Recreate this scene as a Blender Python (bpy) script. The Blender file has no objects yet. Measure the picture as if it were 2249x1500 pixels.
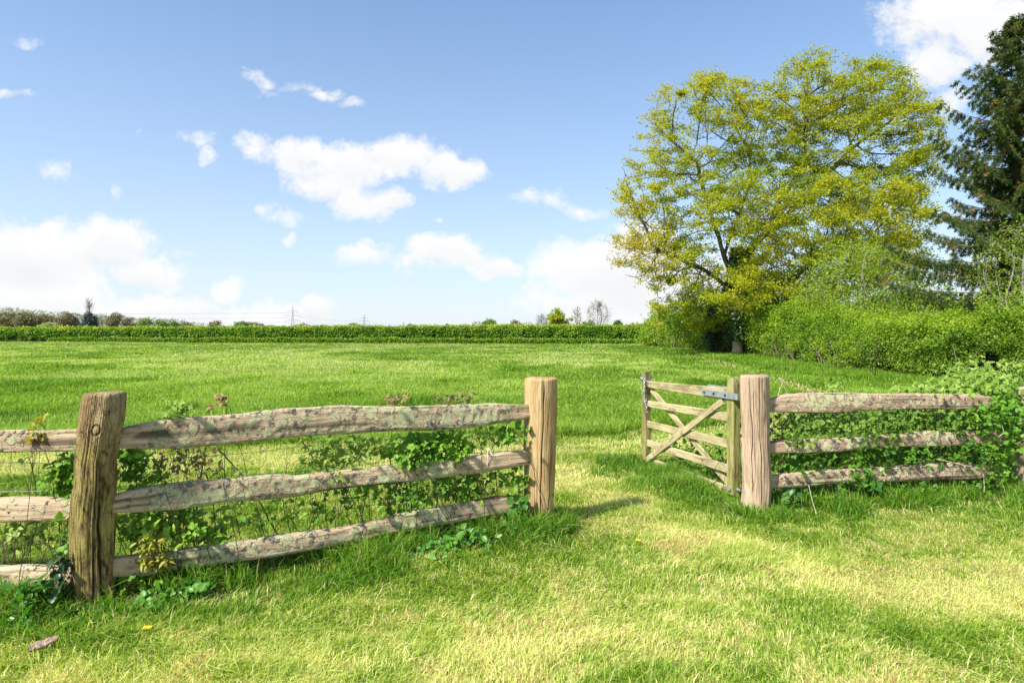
import bpy, math, random
import numpy as np
from mathutils import Vector, Matrix, noise as mn

# ------------------------------------------------------------------ camera, sky, sun, exposure
scene = bpy.context.scene
col = scene.collection
F, CX, HZ, EYE = 1374.0, 1124.5, 728.0, 1.4          # focal length in photo pixels, centre, horizon row, eye height

cd = bpy.data.cameras.new('camera')
cam = bpy.data.objects.new('camera', cd)
col.objects.link(cam)
cd.sensor_width = 36.0
cd.lens = 36.0 * F / 2249.0
cd.shift_y = -22.0 / 2249.0
cd.clip_start = 0.05
cd.clip_end = 20000.0
cam.location = (0, 0, EYE)
cam.rotation_euler = (math.radians(90), 0, 0)
scene.camera = cam

SUN_TO = Vector((-0.72, -0.58, 0.95)).normalized()
sd = bpy.data.lights.new('sun', 'SUN')
sd.energy = 4.6
sd.angle = math.radians(4.0)
sd.color = (1.0, 0.95, 0.86)
sun = bpy.data.objects.new('sun', sd)
col.objects.link(sun)
sun.rotation_euler = SUN_TO.to_track_quat('Z', 'Y').to_euler()
sun.location = (-20, -5, 30)

scene.view_settings.view_transform = 'Standard'
scene.view_settings.look = 'None'
scene.view_settings.gamma = 1.0
scene.view_settings.exposure = 0.92
scene.cycles.max_bounces = 6
scene.cycles.diffuse_bounces = 3
scene.cycles.glossy_bounces = 2
scene.cycles.transmission_bounces = 4
scene.cycles.transparent_max_bounces = 4

SKY_STRENGTH = 0.0985
CLOUD = [  # direction-space cloud bodies: photo column, row, half width, half height, weight
    (556, 322, 46, 42, .8), (640, 352, 95, 52, 1.0), (760, 372, 120, 62, 1.15), (880, 345, 115, 52, 1.05), (985, 370, 90, 48, 1.05),
    (760, 430, 75, 52, 1.0), (850, 455, 62, 42, .95), (700, 400, 90, 50, 1.0),
    (60, 560, 190, 92, 1.25), (230, 540, 125, 72, 1.2), (330, 600, 105, 42, .95), (90, 650, 230, 62, 1.15), (400, 570, 34, 40, .55),
    (300, 672, 220, 40, .95), (460, 690, 190, 34, .85), (500, 628, 38, 28, .9), (610, 690, 120, 36, .9), (690, 675, 60, 42, .95), (-150, 600, 200, 130, 1.2),
    (1290, 590, 140, 78, 1.2), (1260, 655, 150, 48, 1.0), (1390, 600, 150, 110, 1.2), (1350, 690, 160, 40, .9), (1500, 620, 160, 90, 1.0),
    (990, 562, 130, 44, .98), (1080, 590, 70, 40, .95), (790, 562, 85, 30, .75), (880, 560, 70, 26, .7),
    (1185, 435, 76, 36, .85), (1280, 464, 76, 27, .8), (1225, 450, 50, 26, .7),
    (572, 176, 46, 20, .78), (600, 196, 30, 14, .5), (665, 180, 50, 20, .55), (725, 200, 60, 20, .72), (790, 220, 46, 17, .78),
    (440, 300, 62, 26, .62), (462, 335, 34, 20, .55), (612, 464, 48, 28, .72), (636, 506, 24, 20, .65), (965, 488, 10, 9, .6),
    (2040, 45, 150, 90, 1.0), (2190, 50, 190, 110, 1.1), (2060, 140, 110, 70, .95), (2075, 215, 55, 55, .65), (2150, 130, 110, 60, .8), (1915, 100, 50, 30, .5),
    (2400, 60, 200, 120, 1.0),
    (52, 104, 52, 20, .6), (18, 206, 60, 16, .55), (290, 290, 16, 9, .45), (110, 370, 60, 34, .42), (268, 422, 24, 26, .42),
]
PATTERN = (3.1, 1.7, 0.4)


def build_world():
    w = bpy.data.worlds.new("World")
    scene.world = w
    w.use_nodes = True
    nt = w.node_tree
    nt.nodes.clear()
    N, L = nt.nodes, nt.links

    def val(x):
        n = N.new('ShaderNodeValue'); n.outputs[0].default_value = x; return n.outputs[0]

    def m(op, a, b=None, c=None, clamp=False):
        n = N.new('ShaderNodeMath'); n.operation = op; n.use_clamp = clamp
        for i, x in enumerate((a, b, c)):
            if x is None: continue
            if isinstance(x, (int, float)): n.inputs[i].default_value = x
            else: L.new(x, n.inputs[i])
        return n.outputs[0]

    sky = N.new('ShaderNodeTexSky')
    sky.sky_type = 'NISHITA'
    sky.sun_disc = False
    sky.sun_elevation = math.asin(SUN_TO.z)
    sky.sun_rotation = math.atan2(SUN_TO.x, SUN_TO.y)
    sky.altitude = 50
    sky.air_density = 1.1
    sky.dust_density = 0.3
    sky.ozone_density = 1.8
    tint = N.new('ShaderNodeMix'); tint.data_type = 'RGBA'; tint.blend_type = 'MULTIPLY'
    tint.inputs['Factor'].default_value = 1.0
    tint.inputs['B'].default_value = (0.46, 0.83, 1.08, 1)
    L.new(sky.outputs[0], tint.inputs['A'])

    tc = N.new('ShaderNodeTexCoord')
    sep = N.new('ShaderNodeSeparateXYZ')
    L.new(tc.outputs['Generated'], sep.inputs[0])
    X, Y, Z = sep.outputs
    # thin humid haze whitening the sky towards the horizon
    hz = N.new('ShaderNodeMix'); hz.data_type = 'RGBA'
    L.new(m('MULTIPLY', m('EXPONENT', m('MULTIPLY', m('MAXIMUM', Z, 0.0), -3.4)), .93), hz.inputs['Factor'])
    L.new(tint.outputs['Result'], hz.inputs['A']); hz.inputs['B'].default_value = (4.8, 4.95, 5.25, 1)
    Ys = m('MAXIMUM', m('ABSOLUTE', Y), 0.05)
    U = m('DIVIDE', X, Ys)
    V = m('DIVIDE', Z, Ys)
    # wind-torn edges: warp u, v with noise
    vec = N.new('ShaderNodeCombineXYZ'); L.new(U, vec.inputs[0]); L.new(V, vec.inputs[1]); L.new(m('GREATER_THAN', Y, 0.0), vec.inputs[2])

    def noise(scale, detail, rough, vin=None, off=(0, 0, 0), sc=(1, 1, 1)):
        mp = N.new('ShaderNodeMapping')
        mp.inputs['Location'].default_value = off
        mp.inputs['Scale'].default_value = sc
        L.new(vin or vec.outputs[0], mp.inputs[0])
        n = N.new('ShaderNodeTexNoise')
        n.inputs['Scale'].default_value = scale
        n.inputs['Detail'].default_value = detail
        n.inputs['Roughness'].default_value = rough
        L.new(mp.outputs[0], n.inputs['Vector'])
        return n
    nw = noise(9.0, 4, .55, off=PATTERN)
    vm = N.new('ShaderNodeVectorMath'); vm.operation = 'SUBTRACT'; vm.inputs[1].default_value = (.5, .5, .5)
    L.new(nw.outputs['Color'], vm.inputs[0])
    vs = N.new('ShaderNodeVectorMath'); vs.operation = 'SCALE'; vs.inputs['Scale'].default_value = .085
    L.new(vm.outputs[0], vs.inputs[0])
    va = N.new('ShaderNodeVectorMath'); va.operation = 'ADD'
    L.new(vec.outputs[0], va.inputs[0]); L.new(vs.outputs[0], va.inputs[1])
    sp2 = N.new('ShaderNodeSeparateXYZ'); L.new(va.outputs[0], sp2.inputs[0])
    U2, V2 = sp2.outputs[0], sp2.outputs[1]
    total = None
    low = None
    for (px, py, rx, ry, wt) in CLOUD:
        cu, cv, ru, rv = (px - CX) / F, (HZ - py) / F, rx * 1.08 / F, ry * 1.08 / F
        a = m('MULTIPLY_ADD', U2, 1 / ru, -cu / ru)
        b = m('MULTIPLY_ADD', V2, 1 / rv, -cv / rv)
        d = m('MULTIPLY_ADD', a, a, m('MULTIPLY', b, b))
        k = m('MULTIPLY', m('SUBTRACT', 1.0, d, clamp=True), wt if wt > .85 else wt * .82)
        total = k if total is None else m('MAXIMUM', total, k)
        if wt > .9:
            lo = m('MULTIPLY', k, m('MULTIPLY_ADD', b, -.9, .35, clamp=True))
            low = lo if low is None else m('MAXIMUM', low, lo)
    nf = noise(15.0, 7, .62, off=(2.2, 5.1, 0), sc=(1, 1.25, 1))
    nf2 = noise(46.0, 6, .66, off=(4.2, 1.1, 0))
    edge = m('ADD', total, m('ADD', m('MULTIPLY_ADD', nf.outputs[0], 1.9, -1.10), m('MULTIPLY_ADD', nf2.outputs[0], .80, -.40)))
    mr = N.new('ShaderNodeMapRange'); mr.interpolation_type = 'SMOOTHSTEP'
    L.new(edge, mr.inputs['Value']); mr.inputs['From Min'].default_value = -.04; mr.inputs['From Max'].default_value = .74
    front = m('MULTIPLY', mr.outputs[0], m('MULTIPLY', total, 8.0, clamp=True))
    # scattered cumulus over the rest of the sky (behind the camera and overhead)
    nb = noise(2.2, 6, .55, vin=tc.outputs['Generated'], off=(7, 3, 1), sc=(1, 1, 2.2))
    mb = N.new('ShaderNodeMapRange'); mb.interpolation_type = 'SMOOTHSTEP'
    L.new(nb.outputs[0], mb.inputs['Value']); mb.inputs['From Min'].default_value = .48; mb.inputs['From Max'].default_value = .62
    back = m('MULTIPLY', mb.outputs[0], m('LESS_THAN', Y, 0.25))
    sel = m('GREATER_THAN', Y, 0.25)
    mask = m('ADD', m('MULTIPLY', front, sel), back, clamp=True)
    # shaded, lilac-grey cloud bases
    ns = noise(8.0, 4, .5, off=(1, 9, 0), sc=(1, 1.8, 1))
    sh = m('MULTIPLY', m('ADD', m('MULTIPLY', low, .8), m('MULTIPLY_ADD', ns.outputs[0], 1.0, -.34, clamp=True)), .75, clamp=True)
    cc = N.new('ShaderNodeMix'); cc.data_type = 'RGBA'
    cc.inputs['A'].default_value = (5.6, 5.6, 5.55, 1)
    cc.inputs['B'].default_value = (4.45, 4.6, 4.85, 1)
    L.new(sh, cc.inputs['Factor'])
    mix = N.new('ShaderNodeMix'); mix.data_type = 'RGBA'
    L.new(mask, mix.inputs['Factor']); L.new(hz.outputs['Result'], mix.inputs['A']); L.new(cc.outputs['Result'], mix.inputs['B'])
    bg = N.new('ShaderNodeBackground')
    bg.inputs['Strength'].default_value = SKY_STRENGTH
    L.new(mix.outputs['Result'], bg.inputs['Color'])
    out = N.new('ShaderNodeOutputWorld')
    L.new(bg.outputs[0], out.inputs[0])


build_world()

# ------------------------------------------------------------------ helpers
rng = np.random.default_rng(11)
R = random.Random(5)


def G(px, py):
    """ground point seen at a photo pixel"""
    y = F * EYE / (py - HZ)
    return ((px - CX) * y / F, y)


def at(px, py, Y):
    return Vector(((px - CX) * Y / F, Y, EYE - (py - HZ) * Y / F))


def tag(o, label=None, cat=None, group=None, kind=None):
    if label: o['label'] = label
    if cat: o['category'] = cat
    if group: o['group'] = group
    if kind: o['kind'] = kind
    return o


def empty(name, loc, rz=0.0):
    o = bpy.data.objects.new(name, None)
    o.empty_display_size = .2
    col.objects.link(o)
    o.location = loc
    o.rotation_euler = (0, 0, rz)
    return o


def hash2(ix, iy, iz, seed):
    h = (ix.astype(np.int64) * 374761393 + iy.astype(np.int64) * 668265263 + iz.astype(np.int64) * 2147483647 + seed * 1274126177) & 0xffffffff
    h = ((h ^ (h >> 13)) * 1274126177) & 0xffffffff
    h = h ^ (h >> 16)
    return (h & 0xffffff).astype(np.float64) / 0xffffff


def vnoise(x, y, z=None, seed=0):
    x = np.asarray(x, float); y = np.asarray(y, float)
    z = np.zeros_like(x) if z is None else np.asarray(z, float)
    xi, yi, zi = np.floor(x), np.floor(y), np.floor(z)
    fx, fy, fz = x - xi, y - yi, z - zi
    fx, fy, fz = [t * t * (3 - 2 * t) for t in (fx, fy, fz)]
    r = 0
    for dx in (0, 1):
        for dy in (0, 1):
            for dz in (0, 1):
                wgt = (fx if dx else 1 - fx) * (fy if dy else 1 - fy) * (fz if dz else 1 - fz)
                r = r + wgt * hash2(xi + dx, yi + dy, zi + dz, seed)
    return r


def fbm(x, y, z=None, seed=0, oct=4):
    a, s, t, f = 1.0, 0.0, 0.0, 1.0
    x = np.asarray(x, float); y = np.asarray(y, float)
    for i in range(oct):
        s = s + a * vnoise(x * f, y * f, None if z is None else z * f, seed + i * 17)
        t += a; a *= .5; f *= 2.03
    return s / t


def sstep(a, b, x):
    t = np.clip((x - a) / (b - a), 0, 1)
    return t * t * (3 - 2 * t)


def mesh_np(name, V, loops, sizes, mat, parent=None, attrs=None, smooth=False, loc=None):
    me = bpy.data.meshes.new(name)
    V = np.ascontiguousarray(V, np.float32)
    loops = np.ascontiguousarray(loops, np.int32).ravel()
    sizes = np.ascontiguousarray(sizes, np.int32)
    starts = np.zeros(len(sizes), np.int32)
    starts[1:] = np.cumsum(sizes)[:-1]
    me.vertices.add(len(V)); me.vertices.foreach_set('co', V.ravel())
    me.loops.add(len(loops)); me.loops.foreach_set('vertex_index', loops)
    me.polygons.add(len(sizes)); me.polygons.foreach_set('loop_start', starts)
    me.polygons.foreach_set('use_smooth', np.full(len(sizes), smooth, bool))
    me.update(calc_edges=True)
    for k, a in (attrs or {}).items():
        at_ = me.attributes.new(k, 'FLOAT', 'POINT')
        at_.data.foreach_set('value', np.ascontiguousarray(a, np.float32))
    me.materials.append(mat)
    o = bpy.data.objects.new(name, me)
    col.objects.link(o)
    if parent is not None: o.parent = parent
    if loc is not None: o.location = loc
    return o


class Geo:
    """collects polygons and tubes; built as ONE mesh"""
    def __init__(s):
        s.V, s.L, s.S, s.A, s.n = [], [], [], [], 0

    def add(s, V, F_, v=0.5):
        V = np.asarray(V, float)
        s.V.append(V)
        for f in F_:
            s.L.append(np.asarray(f, int) + s.n); s.S.append(len(f))
        s.A.append(np.full(len(V), v)); s.n += len(V)

    def grid(s, V, nu, nv, closed=False, v=0.5):
        """V shape (nu, nv, 3): rings nu; closed wraps nv"""
        V = np.asarray(V, float)
        i = np.arange(nu - 1)[:, None]; m = nv if closed else nv - 1
        j = np.arange(m)[None, :]; j2 = (j + 1) % nv
        f = np.stack([i * nv + j, i * nv + j2, (i + 1) * nv + j2, (i + 1) * nv + j], -1).reshape(-1, 4)
        s.V.append(V.reshape(-1, 3)); s.L.append((f + s.n).ravel()); s.S.extend([4] * len(f))
        s.A.append(np.full(nu * nv, v) if np.isscalar(v) else np.asarray(v).ravel()); s.n += nu * nv

    def tube(s, pts, rad, k=6, v=0.5, cap=True):
        P = np.asarray(pts, float); n = len(P)
        rad = np.full(n, rad) if np.isscalar(rad) else np.asarray(rad, float)
        T = np.gradient(P, axis=0); T /= np.linalg.norm(T, axis=1)[:, None] + 1e-9
        ref = np.array([0, 0, 1.0]) if abs(T[0, 2]) < .9 else np.array([1.0, 0, 0])
        A = np.cross(T, ref); 
        bad = np.linalg.norm(A, axis=1) < 1e-3
        A[bad] = np.cross(T[bad], np.array([0.3, 1.0, 0]))
        A /= np.linalg.norm(A, axis=1)[:, None] + 1e-9
        B = np.cross(T, A)
        an = np.linspace(0, 2 * np.pi, k, endpoint=False)
        V = P[:, None, :] + rad[:, None, None] * (np.cos(an)[None, :, None] * A[:, None, :] + np.sin(an)[None, :, None] * B[:, None, :])
        n0 = s.n
        s.grid(V, n, k, True, v)
        if cap:
            s.L.append(np.arange(k)[::-1] + n0); s.S.append(k)
            s.L.append(np.arange(k) + n0 + (n - 1) * k); s.S.append(k)

    def box(s, c, d, rot=None, v=.5):
        x, y, z = [a / 2 for a in d]
        V = np.array([(-x, -y, -z), (x, -y, -z), (x, y, -z), (-x, y, -z), (-x, -y, z), (x, -y, z), (x, y, z), (-x, y, z)])
        if rot is not None: V = V @ np.array(rot).T
        s.add(V + np.array(c), [(0, 3, 2, 1), (4, 5, 6, 7), (0, 1, 5, 4), (1, 2, 6, 5), (2, 3, 7, 6), (3, 0, 4, 7)], v)

    def build(s, name, mat, parent=None, smooth=True, loc=None, extra=None):
        at_ = {'v': np.concatenate(s.A)}
        if extra: at_.update(extra)
        return mesh_np(name, np.concatenate(s.V), np.concatenate([np.ravel(x) for x in s.L]), np.array(s.S), mat, parent, at_, smooth, loc)


# ------------------------------------------------------------------ materials
class Mat:
    def __init__(s, name, rough=.8, spec=.3):
        s.m = bpy.data.materials.new(name); s.m.use_nodes = True
        s.nt = s.m.node_tree; s.N = s.nt.nodes; s.L = s.nt.links
        s.b = s.N['Principled BSDF']; s.out = s.N['Material Output']
        s.b.inputs['Roughness'].default_value = rough
        s.b.inputs['Specular IOR Level'].default_value = spec

    def link(s, a, b): s.L.new(a, b)

    def math(s, op, a, b=None, c=None, clamp=False):
        n = s.N.new('ShaderNodeMath'); n.operation = op; n.use_clamp = clamp
        for i, x in enumerate((a, b, c)):
            if x is None: continue
            if isinstance(x, (int, float)): n.inputs[i].default_value = x
            else: s.L.new(x, n.inputs[i])
        return n.outputs[0]

    def coord(s, scale=(1, 1, 1), kind='Object', off=None, loc=(0, 0, 0)):
        t = s.N.new('ShaderNodeTexCoord'); mp = s.N.new('ShaderNodeMapping')
        mp.inputs['Scale'].default_value = scale; mp.inputs['Location'].default_value = loc
        s.L.new(t.outputs[kind], mp.inputs[0])
        if off is not None:
            oi = s.N.new('ShaderNodeObjectInfo')
            cx = s.N.new('ShaderNodeVectorMath'); cx.operation = 'MULTIPLY_ADD'
            cb = s.N.new('ShaderNodeCombineXYZ')
            for i in range(3): s.L.new(oi.outputs['Random'], cb.inputs[i])
            s.L.new(cb.outputs[0], cx.inputs[0]); cx.inputs[1].default_value = (off, off * .7, off * 1.3); s.L.new(mp.outputs[0], cx.inputs[2])
            return cx.outputs[0]
        return mp.outputs[0]

    def noise(s, vec, scale, detail=4, rough=.55, dist=0):
        n = s.N.new('ShaderNodeTexNoise'); s.L.new(vec, n.inputs['Vector'])
        n.inputs['Scale'].default_value = scale; n.inputs['Detail'].default_value = detail
        n.inputs['Roughness'].default_value = rough; n.inputs['Distortion'].default_value = dist
        return n.outputs[0]

    def ramp(s, fac, stops, interp='LINEAR'):
        r = s.N.new('ShaderNodeValToRGB'); r.color_ramp.interpolation = interp
        el = r.color_ramp.elements
        while len(el) < len(stops): el.new(.5)
        for e, (p, c) in zip(el, stops):
            e.position = p; e.color = (c[0], c[1], c[2], 1) if hasattr(c, '__len__') else (c, c, c, 1)
        s.L.new(fac, r.inputs[0])
        return r.outputs[0]

    def attr(s, name):
        a = s.N.new('ShaderNodeAttribute'); a.attribute_name = name
        return a.outputs['Fac']

    def mix(s, f, a, b, blend='MIX'):
        n = s.N.new('ShaderNodeMix'); n.data_type = 'RGBA'; n.blend_type = blend
        for x, k in ((f, 'Factor'), (a, 'A'), (b, 'B')):
            if isinstance(x, (int, float)) and k == 'Factor': n.inputs[k].default_value = x
            elif isinstance(x, tuple): n.inputs[k].default_value = (*x, 1)
            else: s.L.new(x, n.inputs[k])
        return n.outputs['Result']

    def bump(s, h, strength=.5, dist=.01):
        b = s.N.new('ShaderNodeBump'); b.inputs['Strength'].default_value = strength; b.inputs['Distance'].default_value = dist
        s.L.new(h, b.inputs['Height']); s.L.new(b.outputs[0], s.b.inputs['Normal'])

    def base(s, c):
        if isinstance(c, tuple): s.b.inputs['Base Color'].default_value = (*c, 1)
        else: s.L.new(c, s.b.inputs['Base Color'])


def leaf_mat(name, stops, transl=.45, rough=.5, spec=.35, tboost=(1.25, 1.3, .7)):
    M = Mat(name, rough, spec)
    c = M.ramp(M.attr('v'), stops)
    M.base(c)
    tr = M.N.new('ShaderNodeBsdfTranslucent')
    tc_ = M.mix(1.0, c, tboost, 'MULTIPLY')
    M.link(tc_, tr.inputs[0])
    ms = M.N.new('ShaderNodeMixShader'); ms.inputs[0].default_value = transl
    M.link(M.b.outputs[0], ms.inputs[1]); M.link(tr.outputs[0], ms.inputs[2]); M.link(ms.outputs[0], M.out.inputs[0])
    return M.m


def grass_mat(name, stops, rough=.55, transl=.45):
    return leaf_mat(name, stops, transl, rough, .25)


M_LAWN = grass_mat('lawn grass blades', [(0, (.09, .20, .012)), (.22, (.21, .35, .026)), (.5, (.37, .48, .06)), (.72, (.66, .67, .24)), (.88, (.84, .78, .40)), (1, (.55, .36, .17))])
M_MEAD = grass_mat('meadow grass blades', [(0, (.11, .23, .018)), (.3, (.23, .38, .032)), (.55, (.37, .51, .075)), (.85, (.50, .59, .18)), (1, (.66, .63, .32))])
M_VERGE = grass_mat('long grass blades', [(0, (.045, .13, .010)), (.5, (.13, .29, .018)), (.85, (.26, .42, .045)), (1, (.50, .44, .20))])


def ground_mat():
    M = Mat('meadow soil and thatch', .95, .1)
    v = M.coord(kind='Object')
    n = M.noise(v, .35, 5, .6)
    n2 = M.noise(v, 9, 4, .6)
    c = M.ramp(n, [(.3, (.06, .10, .018)), (.7, (.11, .14, .04))])
    c2 = M.mix(M.math('MULTIPLY', n2, .55), c, (.05, .04, .02))
    M.base(c2)
    M.bump(n2, .6, .03)
    return M.m


def bark_mat(name, a=(.10, .085, .06), b=(.22, .19, .15), sc=(6, 6, 1.4), pale=None):
    M = Mat(name, .92, .12)
    v = M.coord(sc)
    n = M.noise(v, 2.2, 6, .65, .6)
    c = M.ramp(n, [(.3, a), (.7, b)])
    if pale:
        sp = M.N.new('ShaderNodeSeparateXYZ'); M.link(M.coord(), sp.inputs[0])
        c = M.mix(M.math('SUBTRACT', 2.3, M.math('MULTIPLY_ADD', n, 1.2, sp.outputs[2]), clamp=True), c, pale)  # lower trunk blended to a painted sunlit tone
    M.base(c)
    M.bump(n, .9, .03)
    return M.m


def wood_post_mat(name, base_a, base_b, base_c, moss=None, rugged=False):
    """weathered oak: grain along local Z; 'dark' and 'moss' are per-vertex wear marks"""
    M = Mat(name, .85, .18)
    v = M.coord((1, 1, .055), off=9.0)
    v2 = M.coord((1, 1, .30), off=4.0)
    g = M.noise(v, 42, 8, .68, .8)
    g3 = M.noise(v, 130, 4, .7, .3)
    big = M.noise(v2, 7, 4, .6, .5)
    c = M.ramp(big, [(.30, base_a), (.5, base_b), (.72, base_c)])
    fine = M.ramp(g, [(.33, (.36, .34, .32)), (.46, (.86, .86, .86)), (.7, (1.16, 1.15, 1.12))])
    c = M.mix(.9, c, fine, 'MULTIPLY')
    fine2 = M.ramp(g3, [(.35, (.62, .6, .58)), (.55, (1.05, 1.05, 1.05))])
    c = M.mix(.75, c, fine2, 'MULTIPLY')
    if moss:
        mv = M.noise(M.coord((1, 1, .45), off=3.0), 11, 6, .7, .8)
        mf = M.math('MULTIPLY', M.ramp(mv, [(.44, 0), (.56, .85)]), M.attr('moss'))
        c = M.mix(mf, c, moss)
        dv = M.noise(M.coord((1, 1, .16), off=6.0), 20, 7, .72, 1.2)
        df = M.math('MULTIPLY', M.ramp(dv, [(.47, 0), (.60, 1)]), M.attr('moss'))
        c = M.mix(M.math('MULTIPLY', df, .85), c, (.055, .030, .016))
        if rugged:
            rv = M.noise(M.coord((1, 1, .35), off=8.0), 34, 6, .75, 1.0)
            c = M.mix(M.math('MULTIPLY', M.ramp(rv, [(.53, 0), (.62, 1)]), .8), c, (.06, .032, .018))
            c = M.mix(M.math('MULTIPLY', M.ramp(rv, [(.30, 1), (.42, 0)]), .6), c, (.52, .44, .22))
    dk = M.noise(M.coord((1, 1, .18), off=2.0), 13, 5, .6, .4)
    c = M.mix(M.math('MULTIPLY', M.ramp(dk, [(.62, 0), (.72, 1)]), .55), c, (.11, .085, .075))
    c = M.mix(M.attr('dark'), c, (.035, .024, .018))
    M.base(c)
    h = M.math('MULTIPLY_ADD', g, 1.0, M.math('MULTIPLY', g3, .4))
    if rugged: h = M.math('MULTIPLY_ADD', rv, -1.3, h)
    M.bump(h, .9, .030 if rugged else .012)
    return M.m


def rail_mat(name, base_a, base_b, base_c, amount=.5):
    """cleft oak rail, grain along local X, crusted with pale and grey lichen where 'lichen' is high"""
    M = Mat(name, .88, .15)
    v = M.coord((.06, 1, 1), off=9.0)
    g = M.noise(v, 46, 8, .68, .9)
    big = M.noise(M.coord((.35, 1, 1), off=5.0), 6, 4, .6, .4)
    c = M.ramp(big, [(.30, base_a), (.5, base_b), (.72, base_c)])
    c = M.mix(.9, c, M.ramp(g, [(.32, (.34, .31, .29)), (.46, (.84, .84, .84)), (.7, (1.2, 1.17, 1.13))]), 'MULTIPLY')
    lv = M.coord((1, 1, 1), off=13.0)
    L0 = M.attr('lichen')
    # warp the lichen coordinates so thalli are lobed
    wn = M.N.new('ShaderNodeTexNoise'); M.link(lv, wn.inputs['Vector']); wn.inputs['Scale'].default_value = 55; wn.inputs['Detail'].default_value = 4
    sc_ = M.N.new('ShaderNodeVectorMath'); sc_.operation = 'MULTIPLY_ADD'; M.link(wn.outputs['Color'], sc_.inputs[0]); sc_.inputs[1].default_value = (.022, .022, .022); M.link(lv, sc_.inputs[2])
    warped = sc_.outputs[0]

    def thalli(scale, lo, hi, seedloc, boost=0.0):
        mp = M.N.new('ShaderNodeMapping'); mp.inputs['Location'].default_value = seedloc; M.link(warped, mp.inputs[0])
        vo = M.N.new('ShaderNodeTexVoronoi'); vo.inputs['Scale'].default_value = scale; M.link(mp.outputs[0], vo.inputs['Vector'])
        sepc = M.N.new('ShaderNodeSeparateColor'); M.link(vo.outputs['Color'], sepc.inputs[0])
        patch = M.noise(mp.outputs[0], scale * .45, 3, .6)
        size = M.math('MULTIPLY_ADD', sepc.outputs[0], .34, .22)
        dens = M.math('MULTIPLY_ADD', patch, 1.7, -.86 + boost)
        size = M.math('ADD', size, dens)
        area = M.noise(mp.outputs[0], 3.2, 2, .5)
        size = M.math('ADD', size, M.math('MULTIPLY_ADD', area, 1.2, -.62))
        size = M.math('MULTIPLY', size, M.math('MULTIPLY_ADD', L0, 1.0, .15))
        inside = M.math('SUBTRACT', size, vo.outputs['Distance'])
        r = M.ramp(inside, [(lo, 0), (hi, 1)])
        return r
    grey = thalli(24, .0, .16, (3, 1, 7), .0)
    pale = thalli(13.5, .0, .05, (0, 0, 0), .03)
    pale2 = thalli(30, .0, .08, (5, 2, 2), .03)
    ln = M.noise(lv, 190, 5, .75)
    greyc = M.ramp(ln, [(.38, (.06, .055, .05)), (.46, (.28, .27, .23)), (.60, (.66, .64, .55))])
    palec = M.ramp(ln, [(.34, (.28, .26, .11)), (.42, (.72, .70, .36)), (.56, (.94, .91, .58))])
    c = M.mix(grey, c, greyc)
    c = M.mix(pale2, c, palec)
    c = M.mix(pale, c, palec)
    # algae near the joints
    al = M.noise(lv, 7, 4, .6)
    c = M.mix(M.math('MULTIPLY', M.ramp(al, [(.5, 0), (.7, 1)]), M.attr('moss')), c, (.16, .17, .05))
    c = M.mix(M.attr('dark'), c, (.04, .028, .02))
    M.base(c)
    lich = M.math('MAXIMUM', M.math('MAXIMUM', grey, pale), pale2)
    h = M.math('MULTIPLY_ADD', g, .8, M.math('MULTIPLY', lich, M.math('MULTIPLY_ADD', ln, 2.2, .5)))
    M.bump(h, 1.0, .014)
    return M.m


M_GROUND = ground_mat()
M_BARK = bark_mat('oak bark', (.055, .048, .036), (.14, .12, .095))
M_OAKBARK = bark_mat('oak bark, pale at the foot', (.055, .048, .036), (.14, .12, .095), pale=(.46, .36, .27))  # sunlight on the trunk foot put into the bark colour
M_BARK_PALE = bark_mat('pale trunk bark', (.20, .15, .11), (.40, .32, .25))
M_TWIG = bark_mat('dry twig', (.16, .12, .08), (.30, .24, .17), (20, 20, 20))
M_TWIG_DARK = bark_mat('bramble stem', (.045, .03, .022), (.13, .085, .055), (20, 20, 20))
M_TWIG_GREY = bark_mat('grey branch', (.20, .18, .16), (.40, .37, .33), (12, 12, 12))
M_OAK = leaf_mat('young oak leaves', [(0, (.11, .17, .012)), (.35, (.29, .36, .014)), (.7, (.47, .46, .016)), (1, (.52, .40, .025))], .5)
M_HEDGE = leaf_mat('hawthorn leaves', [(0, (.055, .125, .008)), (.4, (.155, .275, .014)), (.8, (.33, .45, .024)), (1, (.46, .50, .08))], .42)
M_FARHEDGE = leaf_mat('clipped hedge leaves', [(0, (.04, .12, .008)), (.5, (.14, .28, .012)), (.85, (.30, .42, .025)), (1, (.45, .46, .10))], .35)
M_ELDER = leaf_mat('pale shrub leaves', [(0, (.10, .19, .012)), (.5, (.25, .36, .024)), (1, (.42, .48, .05))], .45)
M_IVY = leaf_mat('ivy leaves', [(0, (.015, .045, .012)), (.5, (.04, .095, .015)), (1, (.12, .20, .03))], .2, .35, .5)
M_BRAMBLE = leaf_mat('bramble leaves', [(0, (.05, .14, .014)), (.4, (.13, .30, .022)), (.75, (.27, .45, .05)), (1, (.45, .55, .14))], .42, .48, .3)
M_BRAMBLE_DRY = leaf_mat('sun bleached bramble leaves', [(0, (.08, .18, .018)), (.45, (.25, .38, .055)), (.85, (.48, .55, .17)), (1, (.45, .27, .14))], .38, .5, .3)
M_SPRIG = leaf_mat('yellow sprig leaves', [(0, (.22, .27, .03)), (.6, (.42, .38, .05)), (1, (.42, .22, .05))], .35)
M_BRONZE = leaf_mat('bronze young leaves', [(0, (.14, .17, .05)), (.5, (.28, .23, .10)), (1, (.46, .26, .08))], .35)
M_SPRUCE = leaf_mat('spruce needles', [(0, (.022, .050, .010)), (.5, (.075, .125, .018)), (.85, (.18, .22, .035)), (1, (.34, .20, .05))], .15, .6, .3)
M_DOCK = leaf_mat('herb leaves', [(0, (.04, .14, .02)), (.5, (.08, .24, .025)), (1, (.20, .40, .05))], .4, .4, .45)
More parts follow.
